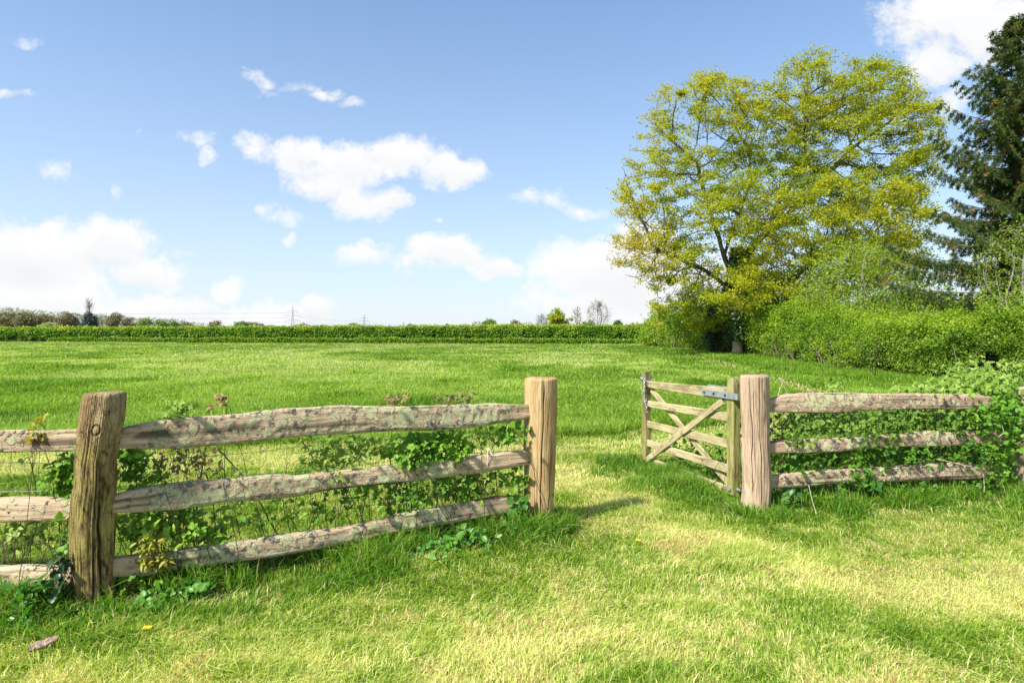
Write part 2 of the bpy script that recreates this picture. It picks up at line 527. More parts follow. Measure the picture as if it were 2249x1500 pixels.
M_DARKLEAF = leaf_mat('dark conifer leaves', [(0, (.012, .035, .02)), (1, (.05, .09, .045))], .1)
M_HEDGECORE = bark_mat('hedge shaded core', (.022, .030, .010), (.06, .07, .022), (3, 3, 3))  # dark colour stands for shade among the inner twigs
M_FLOWER = leaf_mat('white blossom', [(0, (.75, .75, .68)), (1, (.85, .85, .8))], .3)
M_YELLOW = leaf_mat('dandelion petals', [(0, (.80, .55, .01)), (1, (.85, .65, .02))], .2)
def plain(name, c, rough=.5, metal=0.0, spec=.4, nscale=30, var=.25):
    M = Mat(name, rough, spec)
    n = M.noise(M.coord(), nscale, 4, .6)
    M.base(M.ramp(n, [(.3, tuple(x * (1 - var) for x in c)), (.7, tuple(min(1, x * (1 + var)) for x in c))]))
    M.b.inputs['Metallic'].default_value = metal
    M.bump(n, .25, .003)
    return M.m


M_STEEL = plain('galvanised steel', (.46, .49, .53), .45, .7)
M_BOLT = plain('dark bolt steel', (.10, .09, .09), .5, .6)
M_WIRE = plain('fence wire', (.30, .30, .29), .5, .6)
M_STRING = plain('pale twine', (.75, .73, .68), .8)
M_PYLON = plain('pylon steel', (.32, .34, .37), .6, .3)
M_POST_L = wood_post_mat('mossy oak post wood', (.34, .22, .10), (.54, .38, .18), (.64, .51, .29), moss=(.52, .43, .13), rugged=True)
M_POST_M = wood_post_mat('golden oak post wood', (.36, .225, .10), (.52, .355, .165), (.54, .41, .22))
M_POST_R = wood_post_mat('pinkish oak post wood', (.36, .25, .165), (.50, .365, .25), (.55, .44, .32))
M_GATE_Z = wood_post_mat('greened gate timber upright', (.26, .23, .08), (.40, .35, .15), (.46, .41, .21), moss=(.26, .28, .05))
M_RAIL = rail_mat('cleft oak rail wood', (.40, .29, .185), (.56, .415, .275), (.58, .47, .31))
M_RAIL_LIT = rail_mat('sunlit pinkish cleft oak rail wood', (.36, .245, .17), (.49, .345, .245), (.48, .395, .27))  # copy of the rail wood, sunlit pink put into its colour


def gate_rail_mat():
    M = Mat('greened gate timber', .85, .18)
    g = M.noise(M.coord((.06, 1, 1), off=9.0), 60, 7, .65, .5)
    big = M.noise(M.coord((.5, 1, 1), off=4.0), 7, 5, .65, .4)
    c = M.ramp(big, [(.3, (.26, .21, .10)), (.5, (.42, .36, .19)), (.7, (.50, .44, .26))])
    c = M.mix(.85, c, M.ramp(g, [(.33, (.5, .46, .42)), (.5, (.95, .95, .95)), (.7, (1.1, 1.1, 1.05))]), 'MULTIPLY')
    st = M.noise(M.coord((.35, 1, 1), off=2.0), 16, 5, .7, .5)
    c = M.mix(M.math('MULTIPLY', M.ramp(st, [(.52, 0), (.63, 1)]), .7), c, (.15, .105, .06))
    M.base(c); M.bump(g, .7, .006)
    return M.m


M_GATE = gate_rail_mat()

# ------------------------------------------------------------------ ground
POST_L, POST_M, POST_R, POST_F = (-2.156, 3.222), (0.197, 4.474), (1.905, 4.907), (4.40, 5.314)
FENCE = [(-9.0, 3.20), POST_L, POST_M, POST_R, POST_F, (7.5, 6.6)]
PATH = [(14.5, 62), (12.0, 47), (9.6, 30), (8.1, 22.4), (7.6, 18), (6.9, 14), (4.6, 10.2), (1.9, 7.6), (-1.0, 6.95), (-3.5, 6.7), (-9, 6.5), (-14, 6.4)]
HEDGE_LINE = [(13.6, 64), (13.2, 46), (12.7, 34), (12.0, 28.7), (11.8, 24), (11.55, 20.5), (11.8, 18.5), (12.0, 17.2), (13.4, 16.2), (16, 15.2), (20, 14.6), (26, 14)]


def seg_dist(x, y, line):
    d = np.full(np.shape(x), 1e9)
    for (ax, ay), (bx, by) in zip(line[:-1], line[1:]):
        vx, vy = bx - ax, by - ay
        t = np.clip(((x - ax) * vx + (y - ay) * vy) / (vx * vx + vy * vy), 0, 1)
        d = np.minimum(d, np.hypot(x - ax - t * vx, y - ay - t * vy))
    return d


def fence_side(x, y):
    """>0 behind the fence, signed distance along Y"""
    fx = [p[0] for p in FENCE]; fy = [p[1] for p in FENCE]
    return y - np.interp(x, fx, fy)


def ground_z(x, y):
    x = np.asarray(x, float); y = np.asarray(y, float)
    near = 1 - sstep(30, 60, np.hypot(x, y))
    return (fbm(x * .9, y * .9, seed=3, oct=3) - .5) * .05 * near + (fbm(x * .12, y * .12, seed=9, oct=2) - .5) * .10 * sstep(6, 15, y) * (1 - sstep(120, 300, np.hypot(x, y)))


def make_ground():
    # one sheet: fine near the camera, stretched to the horizon
    def axis(lo, hi, n, p):
        t = np.linspace(-1, 1, n); s = np.sign(t) * np.abs(t) ** p
        return np.where(s < 0, -s * lo, s * hi)
    xs = axis(-6000, 6000, 261, 5.5)
    ys = axis(-200, 7000, 281, 5.0) + 4.0
    Xg, Yg = np.meshgrid(xs, ys, indexing='ij')
    Z = ground_z(Xg, Yg)
    V = np.stack([Xg, Yg, Z], -1)
    g = Geo(); g.grid(V, len(xs), len(ys))
    o = g.build('ground', M_GROUND)
    tag(o, kind='structure')


make_ground()


def blades(name, x, y, h, w, dry, mat, lean=.45, label=None, flow=None):
    """grass as one counted-by-nobody mass: each blade a bent tapering strip"""
    n = len(x)
    z = ground_z(x, y) - .004
    a = rng.uniform(0, 2 * np.pi, n)
    ld = rng.uniform(0, 2 * np.pi, n)
    if flow is not None: ld = np.where(rng.random(n) < .55, flow + rng.normal(0, .6, n), ld)
    ln = np.abs(rng.normal(0, lean, n)) + .08
    L1 = np.stack([np.cos(ld) * ln * h * .30, np.sin(ld) * ln * h * .30, h * .55], -1)
    L2 = np.stack([np.cos(ld) * ln * h * 1.15, np.sin(ld) * ln * h * 1.15, h * (1.0 - .42 * np.minimum(ln, 1.4))], -1)
    P = np.stack([x, y, z], -1)
    W = np.stack([np.cos(a) * w * .5, np.sin(a) * w * .5, np.zeros(n)], -1)
    V = np.empty((n, 5, 3), np.float32)
    V[:, 0] = P - W * .8; V[:, 1] = P + W * .8
    V[:, 2] = P + L1 - W; V[:, 3] = P + L1 + W
    V[:, 4] = P + L2
    base = (np.arange(n, dtype=np.int32) * 5)[:, None]
    loops = base + np.array([0, 1, 3, 2, 2, 3, 4], np.int32)[None]
    sizes = np.tile(np.array([4, 3], np.int32), n)
    o = mesh_np(name, V.reshape(-1, 3), loops, sizes, mat, attrs={'v': np.repeat(np.clip(dry, 0, 1), 5)})
    tag(o, label, 'grass', kind='stuff')
    return o


def frustum_ok(x, y, margin=1.22):
    return np.abs(x) < (y * 1124.5 / F) * margin + .6


def lawn():
    # mown lawn in front of the fence and the mown strip behind it
    N = 1020000
    py = rng.uniform(762, 1690, N) ** 1.0
    py = np.where(rng.random(N) < .25, rng.uniform(900, 1250, N), py)
    px = np.where(rng.random(N) < .84, rng.uniform(-250, 2500, N), rng.uniform(-1300, 3550, N))
    Y = F * EYE / (py - HZ); X = (px - CX) * Y / F
    s = fence_side(X, Y)
    dpath = seg_dist(X, Y, PATH)
    edge = (fbm(X * 1.1, Y * 1.1, seed=21, oct=3) - .5) * 1.3
    fd = seg_dist(X, Y, [FENCE[0], POST_L, POST_M]); fd2 = seg_dist(X, Y, [POST_R, POST_F, FENCE[-1]])
    wob = (fbm(X * 2.3, Y * 2.3, seed=41, oct=3) - .5) * .55
    gap = (np.minimum(fd, fd2) > .30 + wob * .5) | (rng.random(N) < .45)
    front = (s < .1)
    gate = (X > .1) & (X < 2.0) & (s > -.4) & (s < 3.6)
    halfw = np.where(Y < 9, 1.15, np.where(Y < 14, .75, .55))
    strip = (s >= 0) & ((dpath < halfw + edge * .45) | (gate & (dpath < 3.2 + edge)))
    back_low = (s >= .05) & (Y < 8.3)
    keep = (front & gap) | strip | back_low
    X, Y, s, dpath, edge, wob, fd, fd2 = [q[keep] for q in (X, Y, s, dpath, edge, wob, fd, fd2)]
    n = len(X)
    # patchiness of straw and fresh growth: big soft areas, then small tufts
    big = fbm(X * .95 + 7, Y * 1.35, seed=5, oct=3)
    mid = fbm(X * 3.3, Y * 4.1, seed=8, oct=3)
    fine = vnoise(X * 15, Y * 15, seed=12)
    # worn pale band: through the gateway towards the lower left and right
    band = [(-4.5, 1.3), (-2.2, 2.15), (-1.2, 2.45), (-.2, 2.75), (.8, 3.1)]
    band2 = [(-.6, 6.9), (.45, 6.2), (.75, 5.2), (1.05, 4.55), (1.45, 4.05), (1.9, 3.5), (2.5, 3.2), (3.4, 3.6)]
    band3 = [(.3, 1.9), (1.2, 2.2), (2.2, 2.6), (3.1, 3.0)]
    b = np.maximum(np.exp(-(seg_dist(X, Y, band) / .36) ** 2) * .75, 1.35 * np.exp(-(seg_dist(X, Y, band2) / .36) ** 2))
    b = np.maximum(b, np.exp(-(seg_dist(X, Y, band3) / .30) ** 2) * .6)
    backstraw = np.exp(-(dpath / .55) ** 2) * (s > 0) * .85
    base = .22 + .64 * sstep(.36, .68, big * .26 + mid * .44 + fine * .30) + .62 * b + .50 * backstraw
    base -= .40 * np.exp(-(np.minimum(fd, fd2) / .45) ** 2)
    dry = np.clip(.11 + base * .64, 0, .76) + rng.normal(0, .25, n)
    pathd = np.maximum(np.exp(-(seg_dist(X, Y, band2) / (.30 + .25 * mid)) ** 2), .85 * np.exp(-(seg_dist(X, Y, band) / (.22 + .3 * mid)) ** 2))
    pathd = np.maximum(pathd, .9 * np.exp(-((dpath - .1) / .55) ** 2) * (s > 0) * (Y < 12))
    brk = sstep(.30, .62, fbm(X * 5.5, Y * 7.0, seed=63, oct=3))
    dry += (.74 + .12 * fine - dry) * np.clip(pathd, 0, 1) * (.18 + .55 * brk)
    brown = .6 * sstep(.76, .84, fbm(X * 1.9 + 3, Y * 2.7 + 1, seed=77, oct=3))
    soil = sstep(.46, .62, fbm(X * 3.1, Y * 3.1, seed=83, oct=3)) * np.exp(-(np.minimum(fd, fd2) / .36) ** 2)
    dry = np.where(rng.random(n) < np.maximum(brown * .7, soil * .75), .93 + rng.random(n) * .07, dry)
    tuft = sstep(.58, .72, fbm(X * 2.2 + 11, Y * 2.9, seed=31, oct=2))
    h = .026 + .026 * rng.random(n) + .034 * tuft * rng.random(n)
    h += .035 * np.exp(-(np.minimum(fd, fd2) / .30) ** 2) * rng.random(n)
    dry = dry - .20 * tuft
    w = np.maximum(.0036 + .0030 * rng.random(n) ** 2, Y / 625 * .70)
    h = np.maximum(h, Y / 625 * 2.8) * np.where(rng.random(n) < .06, 1.7, 1.0)
    flow = fbm(X * .8, Y * .8, seed=99, oct=2) * 9
    blades('lawn_grass', X, Y, h, w, dry, M_LAWN, .70, 'short mown grass with straw patches on both sides of the fence', flow)


def meadow():
    N = 960000
    py = 751 + (rng.random(N) ** 1.35) * 290
    px = np.where(rng.random(N) < .88, rng.uniform(-250, 2500, N), rng.uniform(-1300, 3550, N))
    Y = F * EYE / (py - HZ); X = (px - CX) * Y / F
    s = fence_side(X, Y)
    dpath = seg_dist(X, Y, PATH)
    edge = (fbm(X * 1.1, Y * 1.1, seed=21, oct=3) - .5) * 1.3
    halfw = np.where(Y < 9, 1.15, np.where(Y < 14, .75, .45))
    far_side = Y > np.interp(X, [p[0] for p in PATH[::-1]], [p[1] for p in PATH[::-1]])
    keep = (s > .4) & (dpath > halfw - .15 + edge * .45) & ((Y > 8.0 + edge * .4) | (far_side & (Y > 7.2)) | ((X > 2.2) & (Y > 6.2))) & (Y < 90)
    X, Y, dpath = X[keep], Y[keep], dpath[keep]
    n = len(X)
    big = fbm(X * .16, Y * .09, seed=51, oct=4)
    mid = fbm(X * .8, Y * .45, seed=52, oct=4)
    dryf = .20 + .55 * sstep(.34, .64, big * .45 + mid * .55) * (.30 + .70 * sstep(7, 26, Y))
    hd = seg_dist(X, Y, HEDGE_LINE)
    right = sstep(5.0, 8.0, X - (12 - Y) * .12) * (Y < 60) * (hd < 5.0)
    dryf = dryf * (1 - .6 * right) + .04
    tus = sstep(.60, .74, fbm(X * .6 + 5, Y * .6, seed=57, oct=2))
    dry = dryf - .26 * tus + rng.normal(0, .20, n)
    dry = np.where(rng.random(n) < .012, .96, dry)
    clump = sstep(.45, .7, fbm(X * .9, Y * 1.3, seed=53, oct=3))
    h = (.07 + .07 * rng.random(n) + .11 * clump * rng.random(n)) * (.75 + .5 * mid)
    h = np.where((dpath < 1.8) & (Y < 12), h * 1.12, h) * (1 + .5 * tus)
    h *= 1 - .35 * sstep(20, 60, Y)
    w = np.maximum(.0048 + .002 * rng.random(n), Y / 625 * .72)
    flow = fbm(X * .25, Y * .35, seed=98, oct=2) * 9
    blades('meadow_grass', X, Y, h, w, dry, M_MEAD, .60, 'long green meadow grass filling the field behind the fence', flow)


def daisies():
    n = 500
    py = 765 + rng.random(n) ** 1.3 * 150; px = rng.uniform(-100, 2000, n)
    Y = F * EYE / (py - HZ); X = (px - CX) * Y / F
    k = (seg_dist(X, Y, HEDGE_LINE) > 2) & (fbm(X * .3, Y * .3, seed=91) > .47); X, Y = X[k], Y[k]; n = len(X)
    P = np.stack([X, Y, ground_z(X, Y) + rng.uniform(.10, .17, n)], -1)
    o = leaf_mesh('meadow_flowers', P, rand_dirs(n, (0, -.6, 1)), rng.normal(0, 1, (n, 3)), np.maximum(.022, Y / 625 * .9), rng.random(n), M_FLOWER, None, 'leaf4', .9)
    tag(o, 'tiny white flower heads dotted through the meadow', 'flowers', kind='stuff')


def verge():
    pts = []
    def along(line, n, lo, hi):
        segs = [(np.array(a), np.array(b)) for a, b in zip(line[:-1], line[1:])]
        ls = np.array([np.linalg.norm(b - a) for a, b in segs])
        k = rng.choice(len(segs), n, p=ls / ls.sum())
        t = rng.random(n)
        A = np.array([a for a, b in segs])[k]; B = np.array([b for a, b in segs])[k]
        d = (B - A) / np.linalg.norm(B - A, axis=1)[:, None]
        nn = np.stack([d[:, 1], -d[:, 0]], -1)       # towards the camera
        off = rng.uniform(lo, hi, n) if np.isscalar(lo) else 0
        off = lo + (hi - lo) * rng.random(n) ** .9
        P = A + (B - A) * t[:, None] + nn * off[:, None]
        return P[:, 0], P[:, 1], np.abs(off)
    x1, y1, o1 = along([(-5.5, 3.22), POST_L, POST_M], 34000, -.22, .46)
    x2, y2, o2 = along([POST_R, POST_F, (6.4, 6.1)], 24000, -.20, .42)
    # tussocks round the post feet, and the uncut triangle under the open gate
    xs, ys, hs = [], [], []
    for (cx, cy, r, n, hh) in [(-2.13, 3.0, .2, 1700, .12), (.22, 4.38, .22, 2200, .13), (1.9, 4.75, .24, 2200, .13), (4.3, 5.2, .3, 1500, .2),
                               (1.62, 5.6, .28, 3600, .13), (1.45, 6.1, .26, 3200, .15), (1.3, 5.65, .28, 2400, .08), (1.15, 6.5, .26, 2600, .12), (1.52, 5.2, .24, 2000, .08), (1.72, 5.25, .2, 1800, .12), (.95, 6.1, .2, 900, .08)]:
        a = rng.uniform(0, 2 * np.pi, n); q = r * np.sqrt(rng.random(n))
        xs.append(cx + q * np.cos(a)); ys.append(cy + q * np.sin(a)); hs.append(np.full(n, hh))
    x3, y3, h3 = map(np.concatenate, (xs, ys, hs))
    X = np.concatenate([x1, x2, x3]); Y = np.concatenate([y1, y2, y3])
    cl = fbm(X * 2.6, Y * 2.6, seed=61, oct=3)
    gaps = cl > .45
    fade = np.concatenate([1 - .62 * sstep(.15, .46, o1), 1 - .62 * sstep(.15, .42, o2), np.ones(len(x3))])
    H = np.concatenate([np.full(len(x1) + len(x2), .165), h3]) * (.45 + .85 * rng.random(len(X))) * fade * (.55 + .9 * cl)
    keep = gaps | (np.arange(len(X)) >= len(x1) + len(x2))
    keep &= rng.random(len(X)) < (.35 + .9 * sstep(.38, .6, cl))
    H *= 1 - .6 * np.exp(-((X + 2.13) ** 2 + (Y - 2.95) ** 2) / .05)
    X, Y, H = X[keep], Y[keep], H[keep]
    n = len(X)
    dry = .42 + .5 * (fbm(X * 4, Y * 4, seed=62) - .4) + rng.normal(0, .22, n)
    dry = np.where(rng.random(n) < .05, .95, dry)
    w = .0045 + .0060 * rng.random(n) ** 2
    # thin long blades are better bent in three: reuse two-step blades with strong lean
    blades('verge_grass', X, Y, H, w, dry, M_VERGE, .5, 'uncut tufts of tall grass along the foot of the fence and gate')


def ditch_grass():
    """lush rough grass at the feet of the two hedges"""
    n = 60000
    k = rng.random(n)
    segs = HEDGE_LINE[1:]
    A = np.array(segs[:-1]); B = np.array(segs[1:])
    ls = np.linalg.norm(B - A, axis=1)
    i = rng.choice(len(ls), n, p=(ls / A[:, 1]) / (ls / A[:, 1]).sum())
    d = (B - A)[i] / ls[i][:, None]
    nn = np.stack([d[:, 1], -d[:, 0]], -1)
    P = A[i] + (B - A)[i] * k[:, None] + nn * (rng.uniform(-.2, 2.4, n))[:, None]
    X, Y = P[:, 0], P[:, 1]
    h = (.10 + .22 * rng.random(n)) * (.5 + .9 * fbm(X * .8, Y * .8, seed=71))
    w = np.maximum(.006, Y / 625 * .75)
    dry = .15 + rng.normal(0, .14, n) + .3 * (fbm(X * .4, Y * .4, seed=72) - .4)
    blades('hedgerow_grass', X, Y, h, w, dry, M_MEAD, .5, 'lush tall grass along the foot of the right hand hedgerow')


# ------------------------------------------------------------------ posts and rails
def make_post(name, parent, Yd, cxpx, stations, mat, facets=0, cracks=(), seed=0, tilt=0.0, knot=None, moss=None, rough=1.0, top='flat'):
    """stations: (photo row, left column, right column) read at the post's own distance"""
    st = np.array(stations, float)
    zz = EYE - (st[:, 0] - HZ) * Yd / F
    cx = ((st[:, 1] + st[:, 2]) / 2 - CX) * Yd / F
    rr = (st[:, 2] - st[:, 1]) / 2 * Yd / F * .975 / math.sqrt(1 + ((cxpx - CX) / F) ** 2)
    x0 = cx[-1]
    order = np.argsort(zz)
    zz, cx, rr = zz[order], cx[order] - x0, rr[order]
    nz, na = 190, 420
    zb, zt = -.25, zz[-1]
    z = np.linspace(zb, zt, nz)
    an = np.linspace(0, 2 * np.pi, na, endpoint=False)
    Zg, Ag = np.meshgrid(z, an, indexing='ij')
    c = np.interp(z, zz, cx)[:, None]; r = np.interp(z, zz, rr)[:, None]
    c = np.broadcast_to(c, Zg.shape); r = np.broadcast_to(r, Zg.shape).copy()
    if facets:
        seg = 2 * np.pi / facets
        off = (an + .22) % seg - seg / 2
        r *= (1 / np.cos(off) * np.cos(seg / 2))[None, :] * .55 + .45 * 1.0
    ca, sa = np.cos(Ag), np.sin(Ag)
    s = seed * 7.3
    r += rough * (fbm(ca * 1.3 + s, sa * 1.3, Zg * 2.2, seed=seed, oct=3) - .5) * .030
    r += rough * (fbm(ca * 7 + s, sa * 7, Zg * 1.6 + s, seed=seed + 1, oct=4) - .5) * .016
    r += rough * (vnoise(ca * 22 + s, sa * 22, Zg * 3.5, seed=seed + 2) - .5) * .0045
    dark = np.zeros_like(r)
    for (a0, z0, z1, depth, width, wob) in cracks:
        path = math.radians(a0) + wob * (fbm(z * 3.1 + a0, z * 0 + a0, seed=seed + 5, oct=3) - .5)
        env = sstep(z0, z0 + .12, z) * (1 - sstep(z1 - .10, z1 + .01, z))
        env = env * (.45 + .9 * fbm(z * 6 + a0, z * 0, seed=seed + 8, oct=2))
        d = (Ag - path[:, None] + np.pi) % (2 * np.pi) - np.pi
        gwid = (width * 1.7 * (.45 + .75 * env))[:, None]
        groove = np.exp(-(d / gwid) ** 2) * np.minimum(env, 1)[:, None]
        r -= groove * depth
        dark = np.maximum(dark, groove ** 1.3 * .97)  # shade inside each crack painted along the groove
    if knot:
        kz, ka, kr = knot
        d = (Ag - math.radians(ka) + np.pi) % (2 * np.pi) - np.pi
        q = np.hypot(d * .13, (Zg - kz))
        ring = np.exp(-((q - kr) / .0055) ** 2)
        r += .008 * np.exp(-(q / (kr * 2.6)) ** 2) - .007 * ring
        dark = np.maximum(dark, ring * .95)
        for m_ in (1.8, 2.5, 3.2):
            rg = np.exp(-((q - kr * m_ - .004 * (vnoise(Ag * 9, Zg * 30, seed=4))) / .0022) ** 2)
            r -= .0015 * rg; dark = np.maximum(dark, rg * .5)
    # eased top edge
    t = np.clip((zt - Zg) / .018, 0, 1)
    r = r * (1 - .10 * (1 - np.sqrt(1 - (1 - t) ** 2)))
    X = c + r * ca; Yv = r * sa
    ztilt = tilt * X + (fbm(X * 9, Yv * 9, seed=seed + 3) - .5) * .012
    Zf = Zg + ztilt * sstep(zt - .25, zt, Zg)
    V = np.stack([X, Yv, Zf], -1)
    rings = [V]; dk = [dark]
    last = V[-1]
    cc = last.mean(0)
    for f in (.93, .8, .62, .42, .22, .04):
        ring = cc + (last - cc) * f
        ring[:, 2] = cc[2] + (last[:, 2] - cc[2]) * f + .006 * (1 - f) + (fbm(ring[:, 0] * 30, ring[:, 1] * 30, seed=seed + 6) - .5) * .006
        rings.append(ring[None]); dk.append(np.zeros((1, na)))
    V = np.concatenate(rings); dk = np.concatenate(dk)
    g = Geo(); g.grid(V, len(V), na, True)
    ms = np.zeros(V.shape[:2])
    if moss: ms = sstep(moss[0], moss[1], (moss[2] - V[..., 2])) * np.ones(na)
    o = g.build(name, mat, parent, True, None, {'dark': dk.ravel(), 'moss': ms.ravel()})
    o.location = (x0, Yd, 0)
    return o


def plane_Y(px, A, B):
    u = (px - CX) / F
    dx, dy = B[0] - A[0], B[1] - A[1]
    # point A + t d with x = u y
    t = (u * A[1] - A[0]) / (dx - u * dy)
    return A[1] + t * dy, t


def make_rail(parent, A, B, stations, mat, seed, lichen, thick=.055, endl=.0, endr=.0, mossy=(0, 0), label=None, off=0.0):
    """stations: (photo column, top row, bottom row) read in the fence's own vertical plane A-B"""
    st = sorted(stations)
    L = math.hypot(B[0] - A[0], B[1] - A[1]); dx, dy = (B[0] - A[0]) / L, (B[1] - A[1]) / L
    xs, zt, zb = [], [], []
    for (px, a, b) in st:
        Yp, t = plane_Y(px, A, B)
        xs.append(t * L); zt.append(EYE - (a - HZ) * Yp / F); zb.append(EYE - (b - HZ) * Yp / F)
    xs, zt, zb = map(np.array, (xs, zt, zb))
    x0, x1 = xs[0] - endl, xs[-1] + endr
    nx = int((x1 - x0) / .009); na = 56
    x = np.linspace(x0, x1, nx)
    T_, B_ = np.interp(x, xs, zt), np.interp(x, xs, zb)
    k = np.ones(9) / 9
    pad = lambda q: np.convolve(np.pad(q, 4, mode='edge'), k, 'valid')
    T_, B_ = pad(T_), pad(B_)
    s = seed * 3.7
    T_ = T_ + (fbm(x * 5 + s, x * 0, seed=seed, oct=5) - .5) * .014
    B_ = B_ + (fbm(x * 4 + s, x * 0 + 9, seed=seed + 1, oct=5) - .5) * .014
    zc, hh = (T_ + B_) / 2, (T_ - B_) / 2
    th = thick / 2 * (1 + .5 * (fbm(x * 3 + s, x * 0 + 4, seed=seed + 2) - .5))
    taperl = sstep(-.02, .16, x - x0) if endl >= 0 else 1
    an = np.linspace(0, 2 * np.pi, na, endpoint=False)
    ex = .5
    cy = np.sign(np.cos(an)) * np.abs(np.cos(an)) ** ex; sz = np.sign(np.sin(an)) * np.abs(np.sin(an)) ** ex
    X = np.broadcast_to(x[:, None], (nx, na)).copy()
    Yv = th[:, None] * cy[None] ; Zv = zc[:, None] + hh[:, None] * sz[None]
    # a riven face: shallow splits running along the grain, plus a small wedge lean
    u = sz[None] * hh[:, None]
    disp = (fbm(X * 1.3 + s, u * 30 + cy[None] * 2, seed=seed + 3, oct=4) - .5) * .012 + (fbm(X * 3 + s, u * 110, seed=seed + 4, oct=3) - .5) * .006
    crust = lichen(X) * np.maximum(fbm(X * 40, u * 40 + s, seed=seed + 5, oct=3) - .52, 0) * .022
    Yv = Yv + np.sign(cy)[None] * (disp + crust) * np.minimum(np.abs(cy) * 1.6, 1)[None] + sz[None] * .006
    Zv = Zv + np.sign(sz)[None] * disp * .6 * np.minimum(np.abs(sz) * 1.6, 1)[None] * (np.abs(cy) < .6)[None]
    bend = (fbm(x * .9 + s, x * 0 + 2, seed=seed + 7, oct=2) - .5) * .03
    V = np.stack([X, Yv + bend[:, None] + off, Zv], -1)
    caps0 = V[:1].mean(1, keepdims=True) + (V[:1] - V[:1].mean(1, keepdims=True)) * .02
    caps1 = V[-1:].mean(1, keepdims=True) + (V[-1:] - V[-1:].mean(1, keepdims=True)) * .02
    V = np.concatenate([caps0, V, caps1])
    g = Geo(); g.grid(V[:, ::-1], len(V), na, True)
    Vr = V[:, ::-1]
    li = lichen(Vr[..., 0])
    split = (fbm(Vr[..., 0] * 1.6 + s, Vr[..., 2] * 60, seed=seed + 9, oct=3))
    dark = sstep(.66, .74, split) * .8
    mo = mossy[0] * (1 - sstep(.0, .6, Vr[..., 0] - x0)) + mossy[1] * sstep(-.6, 0., Vr[..., 0] - x1)
    z0 = float(zc.mean())
    o = g.build('rail', mat, parent, True, None, {'lichen': li.ravel(), 'dark': dark.ravel(), 'moss': np.clip(mo, 0, 1).ravel()})
    o.data.transform(Matrix.Translation((0, 0, -z0)))
    o.location = (A[0], A[1], z0)
    o.rotation_euler = (0, 0, math.atan2(dy, dx))
    if label: o['label'] = label
    return o


def lich(L, lo, hi, amt=1.0, sd=0):
    def f(x):
        x = np.asarray(x, float)
        return amt * sstep(lo, lo + .35, x) * (1 - sstep(hi - .45, hi, x)) * (.62 + .55 * vnoise(x * 2.2 + sd, x * 0, seed=sd))
    return f


RAILS_L = [
    [(272, 940, 984), (290, 932, 985), (320, 928, 987), (360, 923, 986), (400, 918, 985), (480, 912, 978), (560, 905, 968), (600, 898, 965), (650, 896, 960), (700, 893, 955), (750, 890, 952), (800, 893, 950), (850, 893, 947), (900, 892, 947), (950, 890, 946), (1000, 888, 943), (1050, 888, 935), (1100, 887, 927), (1160, 887, 917)],
    [(252, 1088, 1122), (280, 1080, 1123), (320, 1071, 1123), (360, 1063, 1119), (400, 1058, 1116), (440, 1054, 1109), (480, 1053, 1102), (520, 1050, 1097), (580, 1042, 1094), (620, 1040, 1091), (650, 1045, 1088), (700, 1038, 1080), (750, 1033, 1073), (800, 1030, 1068), (850, 1022, 1062), (900, 1015, 1057), (950, 1012, 1050), (1000, 1007, 1043), (1050, 1000, 1037), (1100, 993, 1030), (1160, 987, 1017)],
    [(248, 1225, 1263), (320, 1216, 1260), (368, 1212, 1250), (400, 1204, 1246), (480, 1193, 1236), (560, 1183, 1224), (600, 1176, 1217), (650, 1168, 1208), (700, 1163, 1202), (750, 1157, 1192), (800, 1148, 1183), (850, 1140, 1173), (883, 1127, 1167), (933, 1119, 1155), (983, 1112, 1148), (1033, 1103, 1140), (1083, 1090, 1132), (1117, 1088, 1125), (1160, 1090, 1112)],
]
RAILS_0 = [
    [(-900, 950, 998), (-500, 943, 992), (-200, 948, 996), (0, 945, 993), (60, 943, 993), (100, 943, 992), (178, 942, 990)],
    [(-900, 1090, 1140), (-400, 1086, 1143), (0, 1092, 1143), (40, 1089, 1143), (100, 1092, 1140), (160, 1096, 1138)],
    [(-900, 1240, 1300), (-300, 1246, 1292), (0, 1243, 1297), (60, 1240, 1292), (100, 1243, 1288), (160, 1247, 1284)],
]
RAILS_R = [
    [(1688, 879, 905), (1720, 869, 906), (1762, 863, 907), (1818, 862, 907), (1874, 863, 903), (1930, 863, 901), (1986, 864, 899), (2042, 865, 898), (2098, 865, 898), (2140, 866, 896), (2164, 870, 892)],
    [(1688, 970, 995), (1734, 965, 994), (1790, 962, 994), (1846, 962, 991), (1902, 960, 984), (1958, 954, 982), (2014, 948, 981), (2042, 947, 980), (2098, 948, 977), (2154, 948, 976), (2200, 950, 971)],
    [(1688, 1046, 1073), (1734, 1039, 1071), (1790, 1033, 1067), (1846, 1031, 1061), (1902, 1029, 1057), (1958, 1025, 1057), (2014, 1021, 1054), (2070, 1018, 1052), (2126, 1017, 1052), (2180, 1024, 1048), (2205, 1028, 1046)],
]


